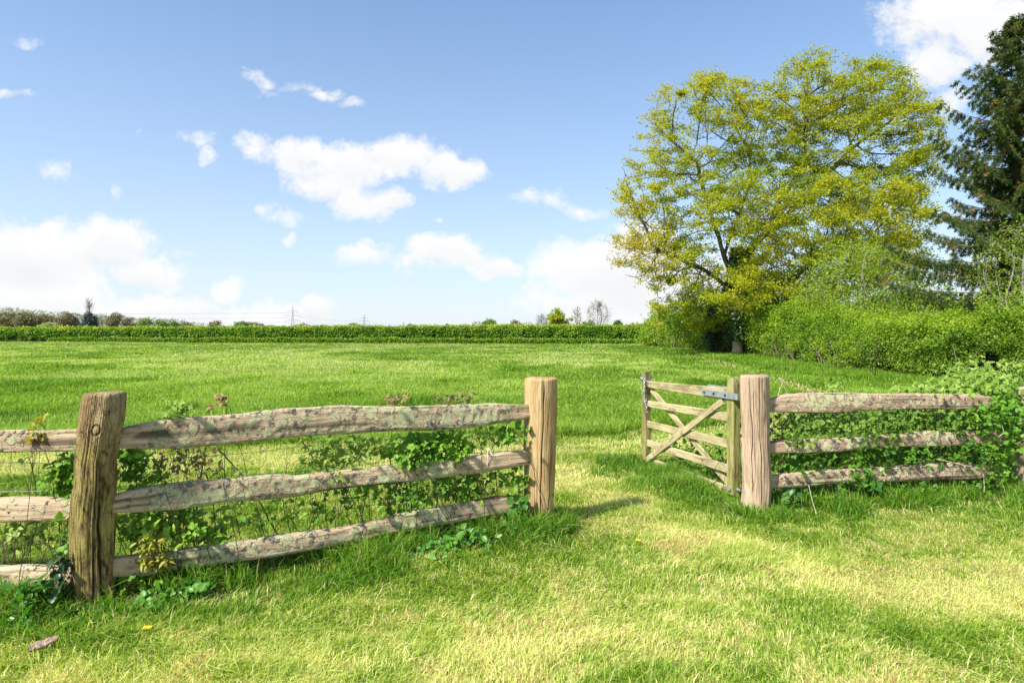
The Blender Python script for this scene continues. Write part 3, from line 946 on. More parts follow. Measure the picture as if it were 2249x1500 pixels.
def build_fences():
    f = empty('rail_fence', (POST_L[0], POST_L[1], 0))
    tag(f, 'weathered post and rail fence left of the gateway, rails crusted with lichen', 'fence', 'post and rail fences beside the gateway')
    f.location = (0, 0, 0)
    p = make_post('post', f, 3.222, 205, [(862, 182, 279), (900, 176, 277), (924, 173, 275), (980, 169, 262), (1012, 165, 257), (1060, 164, 257), (1100, 155, 256), (1140, 152, 256), (1180, 153, 255), (1240, 156, 254), (1300, 161, 254), (1336, 163, 253)],
                  M_POST_L, 0, [(-62, -.1, .78, .010, .020, .8), (-35, .0, .60, .02, .04, .5), (-118, .1, .7, .008, .015, .7), (-88, .62, .93, .006, .012, .25), (-150, .0, .9, .012, .02, .5)], seed=3, tilt=.0,
                  knot=(.905, -70, .026), moss=(0, .12, .88), rough=1.25)
    p['label'] = 'round mossy post with a ring shaped knot'
    q = make_post('post', f, 4.474, 1185, [(829, 1153, 1225), (845, 1152, 1225), (900, 1151, 1225), (1000, 1149, 1222), (1100, 1150, 1218), (1158, 1150, 1215)],
                  M_POST_M, 9, [(-86, -.1, 1.05, .022, .014, .30), (-112, .05, .55, .006, .012, .4), (-58, .0, .45, .007, .014, .4), (-70, .5, .9, .004, .010, .4)], seed=14, rough=.55)
    q['label'] = 'smooth golden post with a long vertical crack'
    for i, st in enumerate(RAILS_L):
        make_rail(f, POST_L, POST_M, st, M_RAIL, 20 + i * 11, lich(2.6, .02 + .0 * i, [2.75, 2.35, 2.35][i], [1.0, .95, .85][i], i), .062, .10, .04, (.15, .8))
    for i, st in enumerate(RAILS_0):
        make_rail(f, (-9.0, 3.22), POST_L, st, M_RAIL, 70 + i * 9, lich(2, 0, 9, [.42, .5, .34][i], i + 5), .062, 0, .10, (0, .5))
    f2 = empty('rail_fence', (0, 0, 0))
    tag(f2, 'post and rail fence right of the gateway, half buried in brambles', 'fence', 'post and rail fences beside the gateway')
    r = make_post('post', f2, 4.907, 1658, [(824, 1624, 1689), (850, 1624, 1690), (900, 1625, 1691), (960, 1629, 1691), (1000, 1628, 1693), (1060, 1630, 1694), (1100, 1626, 1692), (1122, 1624, 1691)],
                  M_POST_R, 0, [(-88, -.1, 1.12, .024, .016, .42), (-128, .1, 1.08, .014, .012, .35), (-118, .2, 1.0, .008, .011, .4), (-50, .3, 1.1, .006, .010, .3), (-66, .62, .98, .010, .05, .1)], seed=27, rough=.7)
    r['label'] = 'pale pinkish post with long dark cracks'
    s = make_post('post', f2, 5.314, 2262, [(850, 2228, 2296), (950, 2227, 2296), (1000, 2228, 2297), (1060, 2226, 2296), (1094, 2224, 2298)],
                  M_POST_R, 0, [(-95, -.1, 1.1, .02, .015, .3), (-120, 0, .9, .01, .012, .3)], seed=35, rough=.9)
    s['label'] = 'reddish post wrapped in brambles at the right end'
    for i, st in enumerate(RAILS_R):
        make_rail(f2, POST_R, POST_F, st, M_RAIL_LIT, 120 + i * 13, lich(2.4, .05, [2.2, 2.2, 2.3][i], [.85, .9, .85][i], i + 9), .062, .08, .04, (.1, .5))
    # stock netting stapled behind each fence
    for (A, B, x0, x1, lab) in ((POST_L, POST_M, .06, 2.6, 'thin wire stock netting behind the lichened rails left of the gateway'),
                                ((-9.0, 3.22), POST_L, 2.6, 6.8, 'thin wire stock netting behind the rails at the left edge'),
                                (POST_R, POST_F, .06, 2.45, 'thin wire stock netting tangled in brambles right of the gate')):
        L = math.hypot(B[0] - A[0], B[1] - A[1]); dx, dy = (B[0] - A[0]) / L, (B[1] - A[1]) / L
        nx, ny = -dy, dx
        g = Geo()
        P = lambda t, z: (A[0] + dx * t + nx * .085, A[1] + dy * t + ny * .085, z)
        for z in (.06, .17, .29, .42, .56, .70, .82):
            g.tube([P(t, z + .008 * math.sin(t * 5 + z * 20)) for t in np.linspace(x0, x1, 22)], .0015, 4)
        t = x0
        while t < x1:
            g.tube([P(t + .006 * math.sin(z * 9), z) for z in np.linspace(.03, .83, 8)], .0012, 4)
            t += .15
        o = g.build('wire_netting', M_WIRE)
        tag(o, lab, 'wire netting', 'stock netting on the fences')
    # a loop of pale twine tied round the middle rail
    Yp, t = plane_Y(1071, POST_L, POST_M)
    g = Geo()
    X = (1071 - CX) * Yp / F
    zt = EYE - (985 - HZ) * Yp / F; zb = EYE - (1041 - HZ) * Yp / F
    g.tube([(X + .004, Yp + .0, zt + .01), (X + .002, Yp - .040, zt - .02), (X, Yp - .043, (zt + zb) / 2), (X - .004, Yp - .041, zb)], .0022, 5)
    g.tube([(X + .004, Yp, zt + .01), (X + .03, Yp - .042, zt - .035), (X + .07, Yp - .042, zt - .04), (X + .11, Yp - .04, zt - .015)], .0018, 5)
    o = g.build('twine', M_STRING)
    tag(o, 'pale twine tied over the middle rail near the golden post', 'twine')


def beam(name, parent, p0, p1, h0, h1, th, mat, off=0.0, ext=0.0, top=False, seed=0, bev=.006):
    """rectangular sawn timber from p0 to p1 (parent space), eased edges, grain along local X (or Z when vertical)"""
    p0, p1 = Vector(p0), Vector(p1)
    d = p1 - p0; L = d.length
    vertical = abs(d.z) > L * .95
    n = 36
    x = np.linspace(0, L, n)
    hh = np.interp(x, [0, L], [h0, h1]) / 2
    b = bev
    t = th / 2
    prof = []
    for (sy, sz) in ((1, -1), (1, 1), (-1, 1), (-1, -1)):
        a, c = (sy * t, 0), None
        if sy * sz < 0: prof += [(sy * (t - b), sz, 0), (sy * t, sz, b)] if sy > 0 else [(sy * (t - b), sz, 0), (sy * t, sz, b)][::1]
        else: prof += [(sy * t, sz, b), (sy * (t - b), sz, 0)]
    # fix ordering: walk round the section
    prof = [(t, -1, b), (t, 1, b), (t - b, 1, 0), (-(t - b), 1, 0), (-t, 1, b), (-t, -1, b), (-(t - b), -1, 0), (t - b, -1, 0)]
    V = np.zeros((n, 8, 3))
    wob = (fbm(x * 4 + seed, x * 0, seed=seed, oct=3) - .5) * .006
    for j, (y, s, q) in enumerate(prof):
        V[:, j, 0] = x; V[:, j, 1] = y + (fbm(x * 6 + j, x * 0 + seed, seed=seed + 2) - .5) * .003
        V[:, j, 2] = s * (hh - q) + wob + (fbm(x * 8 + j * 3, x * 0 + seed, seed=seed + 3) - .5) * .003
    if top:     # rounded top end
        for i, xx in enumerate(x):
            k = (L - xx) / (h1 * .75)
            if k < 1: V[i, :, 2] *= math.sqrt(max(0.02, 1 - (1 - k) ** 2))
    c0 = V[:1].mean(1, keepdims=True); c1 = V[-1:].mean(1, keepdims=True)
    V = np.concatenate([c0 + (V[:1] - c0) * .01, V, c1 + (V[-1:] - c1) * .01])
    g = Geo(); g.grid(V, n + 2, 8, True)
    o = g.build(name, mat, parent, False, None, {'dark': np.zeros((n + 2) * 8), 'moss': np.full((n + 2) * 8, .75)})
    o.location = p0 + Vector((0, off, 0))
    if vertical:
        o.data.transform(Matrix.Rotation(math.radians(-90), 4, 'Y'))   # local X -> local Z
    else:
        o.rotation_euler = (0, -math.atan2(d.z, d.x), 0)
    return o


def build_gate():
    H = (1.842, 5.20); Fr = (1.395, 6.50)
    L = math.hypot(Fr[0] - H[0], Fr[1] - H[1])
    g = empty('field_gate', (H[0], H[1], 0), math.atan2(Fr[1] - H[1], Fr[0] - H[0]))
    tag(g, 'small wooden five bar gate standing open beside the pinkish post', 'gate')
    S = beam('stile', g, (0, 0, .05), (0, 0, 1.02), .085, .085, .075, M_GATE_Z, top=True, seed=1); S['label'] = 'hinge stile with rounded top, green with algae'
    S2 = beam('stile', g, (L, 0, .05), (L, 0, .985), .075, .075, .07, M_GATE_Z, seed=2); S2['label'] = 'taller slim closing stile standing at the far end'
    zs = [((.872, .108), (.856, .066)), ((.683, .078), (.655, .066)), ((.455, .076), (.443, .070)), ((.245, .075), (.249, .070)), ((.070, .066), (.075, .062))]
    for i, ((za, ha), (zb, hb)) in enumerate(zs):
        beam('bar', g, (.035, 0, za), (L - .03, 0, zb), ha, hb, .03, M_GATE, seed=10 + i)
    beam('brace', g, (.10, 0, .815), (L - .02, 0, .055), .062, .062, .022, M_GATE, off=.0275, seed=31)
    beam('brace', g, (L - .06, 0, .80), (.05, 0, .085), .060, .060, .022, M_GATE, off=-.0275, seed=32)
    s = Geo()
    s.box((.15, .0505, .868), (.44, .006, .052)); s.box((-.08, .045, .868), (.06, .012, .05))
    st = s.build('hinge_strap', M_STEEL, g, False)
    for x in (.32, .19, .04):
        b = Geo(); b.tube([(x, .052, .868), (x, .060, .868), (x, .0601, .868), (x, .066, .868)], [.011, .011, .006, .006], 8)
        b.build('bolt', M_BOLT, st, False)
    s = Geo(); s.box((.17, -.026, .925), (.40, .02, .010)); s.box((.17, -.019, .905), (.40, .005, .045))
    s.build('back_strap', M_STEEL, g, False)
    s = Geo(); s.tube([(-.02, .0, .10), (-.09, .0, .10)], .012, 8); s.tube([(.0, .04, .10), (.0, .052, .10)], .02, 10)
    s.build('lower_hinge', M_STEEL, g, False)
    for (x, z, o_) in ((.32, .674, .014), (.98, .662, .014), (.45, .668, .014), (.40, .253, .014), (.62, .4475, .038)):
        g2 = Geo(); g2.tube([(x, o_, z), (x, o_ + .005, z)], .006, 8)
        g2.build('bolt', M_BOLT, g, False)
    # chain looped round the closing stile
    c = Geo()
    cs, sn = math.cos(g.rotation_euler.z), math.sin(g.rotation_euler.z)
    W = lambda x, y, z: np.array([H[0] + x * cs - y * sn, H[1] + x * sn + y * cs, z])

    def link(p, d, up, r=.013, a=.0036):
        d = d / np.linalg.norm(d); u = up - d * np.dot(up, d); u /= np.linalg.norm(u)
        c.tube([p + d * r * 1.45 * math.cos(t) + u * r * .8 * math.sin(t) for t in np.linspace(0, 2 * math.pi, 11)], a, 5, cap=False)
    path = [W(L + .05 * math.cos(t), .055 * math.sin(t), .90 - .018 * math.cos(t * 2)) for t in np.linspace(0, 2 * math.pi, 13)]
    start = W(L - .045, .05, .88)
    path += [start + np.array([.012 * math.sin(k * 1.1), -.004 * k * .2, -.026 * k]) for k in range(0, 9)]
    path += [W(L - .07, .04, .64 - .026 * k) for k in range(0, 3)]
    path += [W(L - .06, .058, .87 - .02 * k) for k in range(4)]
    for i, p in enumerate(path[:-1]):
        d = path[i + 1] - p
        if np.linalg.norm(d) > .1: d = np.array([0, 0, -1.0])
        link(p, d, np.array([.2, 1, .3]) if i % 2 else np.array([1, .1, .4]))
    o = c.build('chain', M_STEEL)
    tag(o, 'steel chain hanging round the closing stile of the open gate', 'chain')


build_fences()
build_gate()

# ------------------------------------------------------------------ leaves
def unit(v):
    return v / (np.linalg.norm(v, axis=-1, keepdims=True) + 1e-9)


def leaf_mesh(name, P, N_, D, S, v, mat, parent=None, kind='ovate', aspect=.62):
    """P points, N_ leaf normals, D pointing directions, S lengths: real folded leaf faces in one mesh"""
    P, N_, D = np.asarray(P, float), unit(np.asarray(N_, float)), np.asarray(D, float)
    D = unit(D - N_ * (D * N_).sum(-1, keepdims=True))
    B = np.cross(N_, D)
    S = np.asarray(S, float)[:, None]
    n = len(P)
    if kind == 'ovate':
        prof = [(0, 0, 0), (.34, 0, -.04), (.70, 0, -.03), (1, 0, -.12), (.28, .5, .10), (.66, .40, .07), (.28, -.5, .10), (.66, -.40, .07)]
        F_ = [(0, 1, 4), (1, 2, 5, 4), (2, 3, 5), (0, 6, 1), (1, 6, 7, 2), (2, 7, 3)]
    elif kind == 'leaf4':
        prof = [(0, 0, 0), (.45, .5, .08), (1, 0, -.06), (.45, -.5, .08)]
        F_ = [(0, 1, 2), (0, 2, 3)]
    else:  # cluster: a ragged five point spray
        prof = [(0, 0, 0), (.35, .5, .15), (.62, .16, .02), (1, .22, -.1), (.72, -.12, 0), (.55, -.52, .12), (.25, -.2, .03)]
        F_ = [(0, 2, 1), (0, 4, 3, 2), (0, 6, 4), (4, 6, 5)]
    m_ = len(prof)
    V = np.empty((n, m_, 3), np.float32)
    for i, (a, b, c) in enumerate(prof):
        V[:, i] = P + D * (a * S) + B * (b * aspect * S) + N_ * (c * S)
    fl = np.concatenate([np.array(f) for f in F_])
    loops = (np.arange(n)[:, None] * m_ + fl[None]).astype(np.int32)
    sizes = np.tile(np.array([len(f) for f in F_], np.int32), n)
    return mesh_np(name, V.reshape(-1, 3), loops, sizes, mat, parent, {'v': np.repeat(np.clip(v, 0, 1), m_)}, smooth=False)


def rand_dirs(n, bias=(0, 0, 0)):
    return unit(rng.normal(0, 1, (n, 3)) + np.array(bias))


# ------------------------------------------------------------------ trees
def colonize(att, root, trunk_h, step=.35, infl=4.0, kill=.7, maxit=260, up=.12, seeds=None):
    """space colonisation: nodes and parents of a branching skeleton that fills the cloud of attractors"""
    att = np.array(att, float)
    nodes = [np.array(root, float)]; par = [-1]
    h = 0
    while h < trunk_h:
        h += step
        p = nodes[-1] + np.array([R.uniform(-.05, .05) * step * 2, R.uniform(-.05, .05) * step * 2, step])
        nodes.append(p); par.append(len(nodes) - 2)
    for s_ in (seeds or []):            # main limbs given as polylines
        prev = int(np.argmin([np.linalg.norm(q - np.array(s_[0])) for q in nodes]))
        for a, b in zip(s_[:-1], s_[1:]):
            a, b = np.array(a, float), np.array(b, float)
            k = max(1, int(np.linalg.norm(b - a) / step))
            for j in range(1, k + 1):
                q = a + (b - a) * j / k + rng.normal(0, .05, 3)
                nodes.append(q); par.append(prev); prev = len(nodes) - 1
    alive = np.ones(len(att), bool)
    near = np.full(len(att), 1e9); ni = np.zeros(len(att), int)

    def upd(idx):
        Q = np.array([nodes[i] for i in idx])
        for s0 in range(0, len(Q), 400):
            q = Q[s0:s0 + 400]
            d = np.linalg.norm(att[:, None] - q[None], axis=2)
            j = d.argmin(1); dm = d[np.arange(len(att)), j]
            b = dm < near
            near[b] = dm[b]; ni[b] = np.array(idx)[s0 + j[b]]
    upd(list(range(len(nodes))))
    for it in range(maxit):
        act = alive & (near < infl)
        if not act.any():
            act = alive & (near < infl * 3)
            if not act.any(): break
        grow = {}
        ids = np.nonzero(act)[0]
        u_, inv = np.unique(ni[ids], return_inverse=True)
        dirs = np.zeros((len(u_), 3))
        vec = unit(att[ids] - np.array(nodes)[ni[ids]])
        np.add.at(dirs, inv, vec)
        dirs = unit(unit(dirs) + rng.normal(0, .13, dirs.shape) + np.array([0, 0, up]))
        new = []
        for k, u in enumerate(u_):
            nodes.append(nodes[u] + dirs[k] * step); par.append(int(u)); new.append(len(nodes) - 1)
        upd(new)
        alive &= near > kill
        if not alive.any(): break
        if len(nodes) > 16000: break
    return np.array(nodes), np.array(par)


def branch_radii(par, tip=.012, p=2.3, cap=None):
    n = len(par); r = np.zeros(n); 
    for i in range(n - 1, -1, -1):
        if r[i] == 0: r[i] = tip ** p
        if par[i] >= 0: r[par[i]] += r[i]
    r = r ** (1 / p)
    return r if cap is None else np.minimum(r, cap)


def skeleton_mesh(name, nodes, par, rad, mat, parent, minr=0.0, flare=None):
    n = len(nodes)
    kids = [[] for _ in range(n)]
    for i, p in enumerate(par):
        if p >= 0: kids[p].append(i)
    g = Geo()
    stack = [(0, None)]
    while stack:
        s, pre = stack.pop()
        path = ([pre] if pre is not None else []) + [s]
        c = s
        while kids[c]:
            ks = sorted(kids[c], key=lambda q: -rad[q])
            for q in ks[1:]: stack.append((q, c))
            c = ks[0]; path.append(c)
        if len(path) < 2 or max(rad[path]) < minr: continue
        rr = rad[path].copy()
        if pre is not None: rr[0] = min(rr[1] * 1.25, rad[pre])
        k = 12 if rr.max() > .15 else 7 if rr.max() > .05 else 4 if rr.max() > .025 else 3
        P = nodes[path]
        if len(P) > 4:
            P = P.copy(); P[1:-1] = P[1:-1] * .5 + (P[:-2] + P[2:]) * .25
        g.tube(P, rr, k, cap=False)
    return g.build(name, mat, parent, True)


def ellipsoid_points(c, r, n, surf=.55):
    d = rand_dirs(n); q = (rng.random(n) ** (1 / 3)); q = q * (1 - surf) + surf * np.maximum(q, rng.uniform(.72, 1, n))
    return np.array(c) + d * np.array(r) * q[:, None]


def foliate(P, per, spread, size, n_bias=(0, 0, .8), size_var=.35):
    """leaf positions scattered round twig points"""
    n = len(P) * per
    base = np.repeat(P, per, axis=0)
    off = rng.normal(0, 1, (n, 3)) * spread
    N_ = rand_dirs(n, n_bias)
    D = unit(off + rng.normal(0, .5, (n, 3)))
    S = size * (1 + size_var * rng.normal(0, 1, n)).clip(.4, 1.8)
    return base + off, N_, D, S


def big_oak():
    Y0 = 36.0; s = Y0 / F
    root = np.array([(1620 - CX) * 35.6 / F, 35.6, -.1])
    E = lambda px, py, rx, ry, dy=0.0, ry_=None: ((((px - CX) * s), Y0 + dy, EYE - (py - HZ) * s), (rx * s, ry_ or max(rx, ry) * s * .85, ry * s))
    lobes = [(E(1545, 300, 150, 150), 240), (E(1460, 430, 125, 150, -1), 230), (E(1420, 540, 90, 105, -1), 130), (E(1600, 210, 80, 68, 1), 90),
             (E(1790, 230, 130, 118, 0), 260), (E(1930, 210, 115, 105, 1), 240), (E(1880, 330, 185, 160, 0), 480), (E(1975, 330, 98, 140, 0), 200),
             (E(1700, 370, 130, 130, 0), 190), (E(1930, 490, 115, 120, 0), 230), (E(1800, 500, 180, 100, -3), 330), (E(1640, 500, 170, 100, -4), 330),
             (E(1560, 590, 130, 80, -3), 230), (E(1480, 620, 85, 80, -2), 110), (E(1740, 600, 150, 70, -4), 260), (E(1900, 590, 90, 60, -2), 110), (E(1530, 680, 60, 55, -1), 90), (E(1470, 690, 40, 35, 4), 40), (E(1560, 650, 75, 50, -4.5), 150), (E(1690, 650, 60, 50, -5), 130), (E(1450, 560, 70, 70, -2), 70)]
    att = np.concatenate([ellipsoid_points(c, np.array(r) * .96, int(n * 4.2)) for (c, r), n in lobes])
    # clumpy crown: drop attractors in noisy voids so sky shows through
    q = fbm(att[:, 0] * .42, att[:, 1] * .42, att[:, 2] * .42, seed=7, oct=2)
    q2 = fbm(att[:, 0] * 1.0, att[:, 1] * 1.0, att[:, 2] * 1.25, seed=71, oct=2)
    att = att[(q > .37) & (q2 > .40)]
    W = lambda px, py, dy=0.0: ((px - CX) * (Y0 + dy) / F, Y0 + dy, EYE - (py - HZ) * (Y0 + dy) / F)
    seeds = [[W(1622, 640), W(1640, 560, -.5), W(1690, 500, -1.5), W(1712, 440, -1)],
             [W(1622, 640), W(1590, 560, 0), W(1560, 470, 0), W(1530, 360, -.5)],
             [W(1622, 650), W(1560, 600, -2), W(1500, 570, -3), W(1430, 540, -2)],
             [W(1712, 440, -1), W(1760, 380, 0), W(1768, 300, 0), W(1775, 220, 1)],
             [W(1640, 560, -.5), W(1720, 480, 1.5), W(1800, 400, 2), W(1880, 320, 2)],
             [W(1622, 650), W(1740, 620, -3), W(1760, 590, -4), W(1860, 560, -4), W(1930, 520, -2)],
             [W(1590, 560, 0), W(1640, 430, 2), W(1650, 330, 2)],
             [W(1690, 500, -1.5), W(1640, 480, -4), W(1590, 450, -5)],
             [W(1622, 660), W(1640, 600, 3), W(1720, 520, 5), W(1800, 420, 5)]]
    nodes, par = colonize(att, root, 3.2, step=.27, infl=3.2, kill=.37, seeds=seeds, up=.03, maxit=320)
    rad = branch_radii(par, .0125, 2.46, .48)
    rad = np.maximum(rad, .0)
    t = empty('oak_tree', (0, 0, 0))
    tag(t, 'big spreading oak in yellow green spring leaf beside the hedgerow, dark limbs showing', 'tree')
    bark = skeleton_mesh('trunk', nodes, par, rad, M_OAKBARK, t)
    nk = np.zeros(len(nodes), int)
    for p_ in par:
        if p_ >= 0: nk[p_] += 1
    thin = (rad < .026)
    tw = nodes[thin & (nodes[:, 2] > 1.6)]
    # clump colour drifts between green and bronze
    # leaves sit in tight bunches on some twigs, leaving others bare; bunches flatten into layers
    lay = fbm(tw[:, 0] * .75, tw[:, 1] * .75, tw[:, 2] * 1.5, seed=15, oct=2)
    tw = tw[lay > .402]
    Pq, N_, D, S = foliate(tw, 76, np.array([.19, .19, .12]), .100, (-.25, -.35, .65))
    dens = fbm(Pq[:, 0] * 2.1, Pq[:, 1] * 2.1, Pq[:, 2] * 3.0, seed=16, oct=2)
    k = (dens > .455)
    Pq, N_, D, S = Pq[k], N_[k], D[k], S[k]
    hue = fbm(Pq[:, 0] * .20, Pq[:, 1] * .25, Pq[:, 2] * .20, seed=17, oct=3)
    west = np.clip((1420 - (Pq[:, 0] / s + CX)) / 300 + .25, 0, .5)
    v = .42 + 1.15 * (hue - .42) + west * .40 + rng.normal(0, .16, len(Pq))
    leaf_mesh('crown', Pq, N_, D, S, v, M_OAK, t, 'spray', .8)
    print('OAK', len(nodes), len(Pq))


def simple_tree(*a, **k):
    a = list(a)
    return _tree(*a, **k)


def _tree(name, label, group, base, H, rx, crown_lo, mats, leaf=.12, per=14, natt=260, trunk=.3, spread=.22, vb=.5, hueamp=.8, step=.3, kill=.55, cap=.3, keep=.0, shape=None, tilt=0, cat='tree', kind='leaf4', bias=(-.2, -.3, .6)):
    x, y = base
    c = (x + tilt, y, (H + crown_lo) / 2); r = (rx, rx * .85, (H - crown_lo) / 2)
    if cat == 'bush' and name not in ('bare_bush', 'dead_shrub'): natt = int(natt * 2.2); kill *= .72; per = int(per * 2.1); spread *= .85
    if shape: att = np.concatenate([ellipsoid_points(a, b, int(natt * f)) for a, b, f in shape])
    else: att = ellipsoid_points(c, r, natt)
    att = att[att[:, 2] > .15]
    if keep: att = att[fbm(att[:, 0] * 2.2 / rx, att[:, 1] * 2 / rx, att[:, 2] * 2.2 / rx, seed=int(x * 10) % 97, oct=2) > keep]
    nodes, par = colonize(att, (x, y, -.1), crown_lo + trunk, step=step, infl=max(rx, H) * .8, kill=kill, up=.05)
    rad = branch_radii(par, .008 * max(1, step / .3), 2.3, cap)
    t = empty(name, (0, 0, 0)); tag(t, label, cat, group)
    skeleton_mesh('trunk' if cat == 'tree' else 'stems', nodes, par, rad, mats[0], t)
    if mats[1]:
        tw = nodes[(rad < .03 * max(1, step / .3)) & (nodes[:, 2] > crown_lo * .5)]
        Pq, N_, D, S = foliate(tw, per, spread, leaf, bias)
        k = fbm(Pq[:, 0] / spread * .5, Pq[:, 1] / spread * .5, Pq[:, 2] / spread * .5, seed=3, oct=1) > .30
        Pq, N_, D, S = Pq[k], N_[k], D[k], S[k]
        Pq[:, 2] = np.maximum(Pq[:, 2], .03)
        v = vb + hueamp * (fbm(Pq[:, 0] * 1.1, Pq[:, 1] * 1.1, Pq[:, 2] * 1.1, seed=23, oct=2) - .5) + rng.normal(0, .14, len(Pq))
        leaf_mesh('crown' if cat == 'tree' else 'foliage', Pq, N_, D, S, v, mats[1], t, kind)
    return t


def spruce():
    Yb = 22.0; xb = (2236 - CX) * Yb / F
    H = 12.6
    t = empty('spruce_tree', (0, 0, 0))
    tag(t, 'tall dark spruce with drooping brown coned boughs at the right edge', 'tree')
    g = Geo()
    zz = np.linspace(-.1, H, 40)
    g.tube(np.stack([xb + .05 * np.sin(zz * .7), Yb + 0 * zz, zz], -1), .24 * (1 - zz / H * .96) + .01, 12, cap=False)
    tr = g.build('trunk', M_BARK, t)
    tips, dirs, ax = [], [], []
    g2 = Geo()
    z = 1.5
    while z < H - .15:
        frac = (z / H)
        Lmax = 5.9 * (1 - frac) ** 1.02 * (.72 + .40 * rng.random()) + .12
        nb = 5 if z < H * .8 else 6
        a0 = rng.uniform(0, 6.28)
        for k in range(nb):
            a = a0 + k * 2 * math.pi / nb + rng.normal(0, .22)
            L = Lmax * rng.uniform(.62, 1.12)
            droop = (.42 - .75 * frac) + rng.normal(0, .06)
            n = max(5, int(L / .16))
            q = np.linspace(0, 1, n)
            rr = L * q
            zc = z + L * (-droop * q + .30 * q ** 2.6 * (1 + .4 * frac)) + .03 * np.sin(q * 9 + a)
            ca, sa = math.cos(a), math.sin(a)
            P = np.stack([xb + ca * rr, Yb + sa * rr, zc], -1)
            P[:, 0] += rng.normal(0, .02, n); P[:, 1] += rng.normal(0, .02, n)
            g2.tube(P, (.028 * (1 - frac) + .012) * (1 - .8 * q), 4, cap=False)
            for i in range(1, n):
                f = q[i]
                for sgn in (-1, 1):
                    tl = (.26 + .34 * (1 - f) * min(L, 2.2) / 2) * rng.uniform(.55, 1.2)
                    hang = .15 + 1.6 * (1 - frac) * rng.uniform(.5, 1)
                    d = np.array([-sa * sgn + ca * .9, ca * sgn + sa * .9, 0]); d /= np.linalg.norm(d)
                    d = d * (1 - .55 * hang) + np.array([0, 0, -hang]); d /= np.linalg.norm(d)
                    m_ = max(3, int(tl / .05))
                    for j in range(m_):
                        w = (j + rng.random()) / m_
                        tips.append(P[i] + d * tl * w + np.array([0, 0, -.12 * w * w * tl])); dirs.append(d + rng.normal(0, .35, 3) + np.array([0, 0, -.5 * hang])); ax.append(w)
            if rng.random() < .35 * (1 - frac * .3) and L > .8:     # hanging cones
                pass
        z += .27 + .26 * (1 - frac) + rng.uniform(0, .06)
    g2.build('boughs', M_TWIG, t)
    T = np.array(tips); D = np.array(dirs)
    rep = 12
    T = np.repeat(T, rep, 0) + rng.normal(0, .018, (len(T) * rep, 3)); D = np.repeat(D, rep, 0) + rng.normal(0, .5, (len(D) * rep, 3))
    n = len(T)
    v = .38 + .75 * (fbm(T[:, 0] * 1.4, T[:, 1] * 1.4, T[:, 2] * 1.7, seed=44) - .5) + rng.normal(0, .17, n)
    con = (fbm(T[:, 0] * 5, T[:, 1] * 5, T[:, 2] * 2.5, seed=45, oct=2) > .70)
    v = np.where(con, .93 + rng.random(n) * .07, v)
    leaf_mesh('crown', T, rand_dirs(n, (0, -.2, .3)), D, rng.uniform(.09, .17, n), v, M_SPRUCE, t, 'leaf4', .15)
    print('SPRUCE', n)


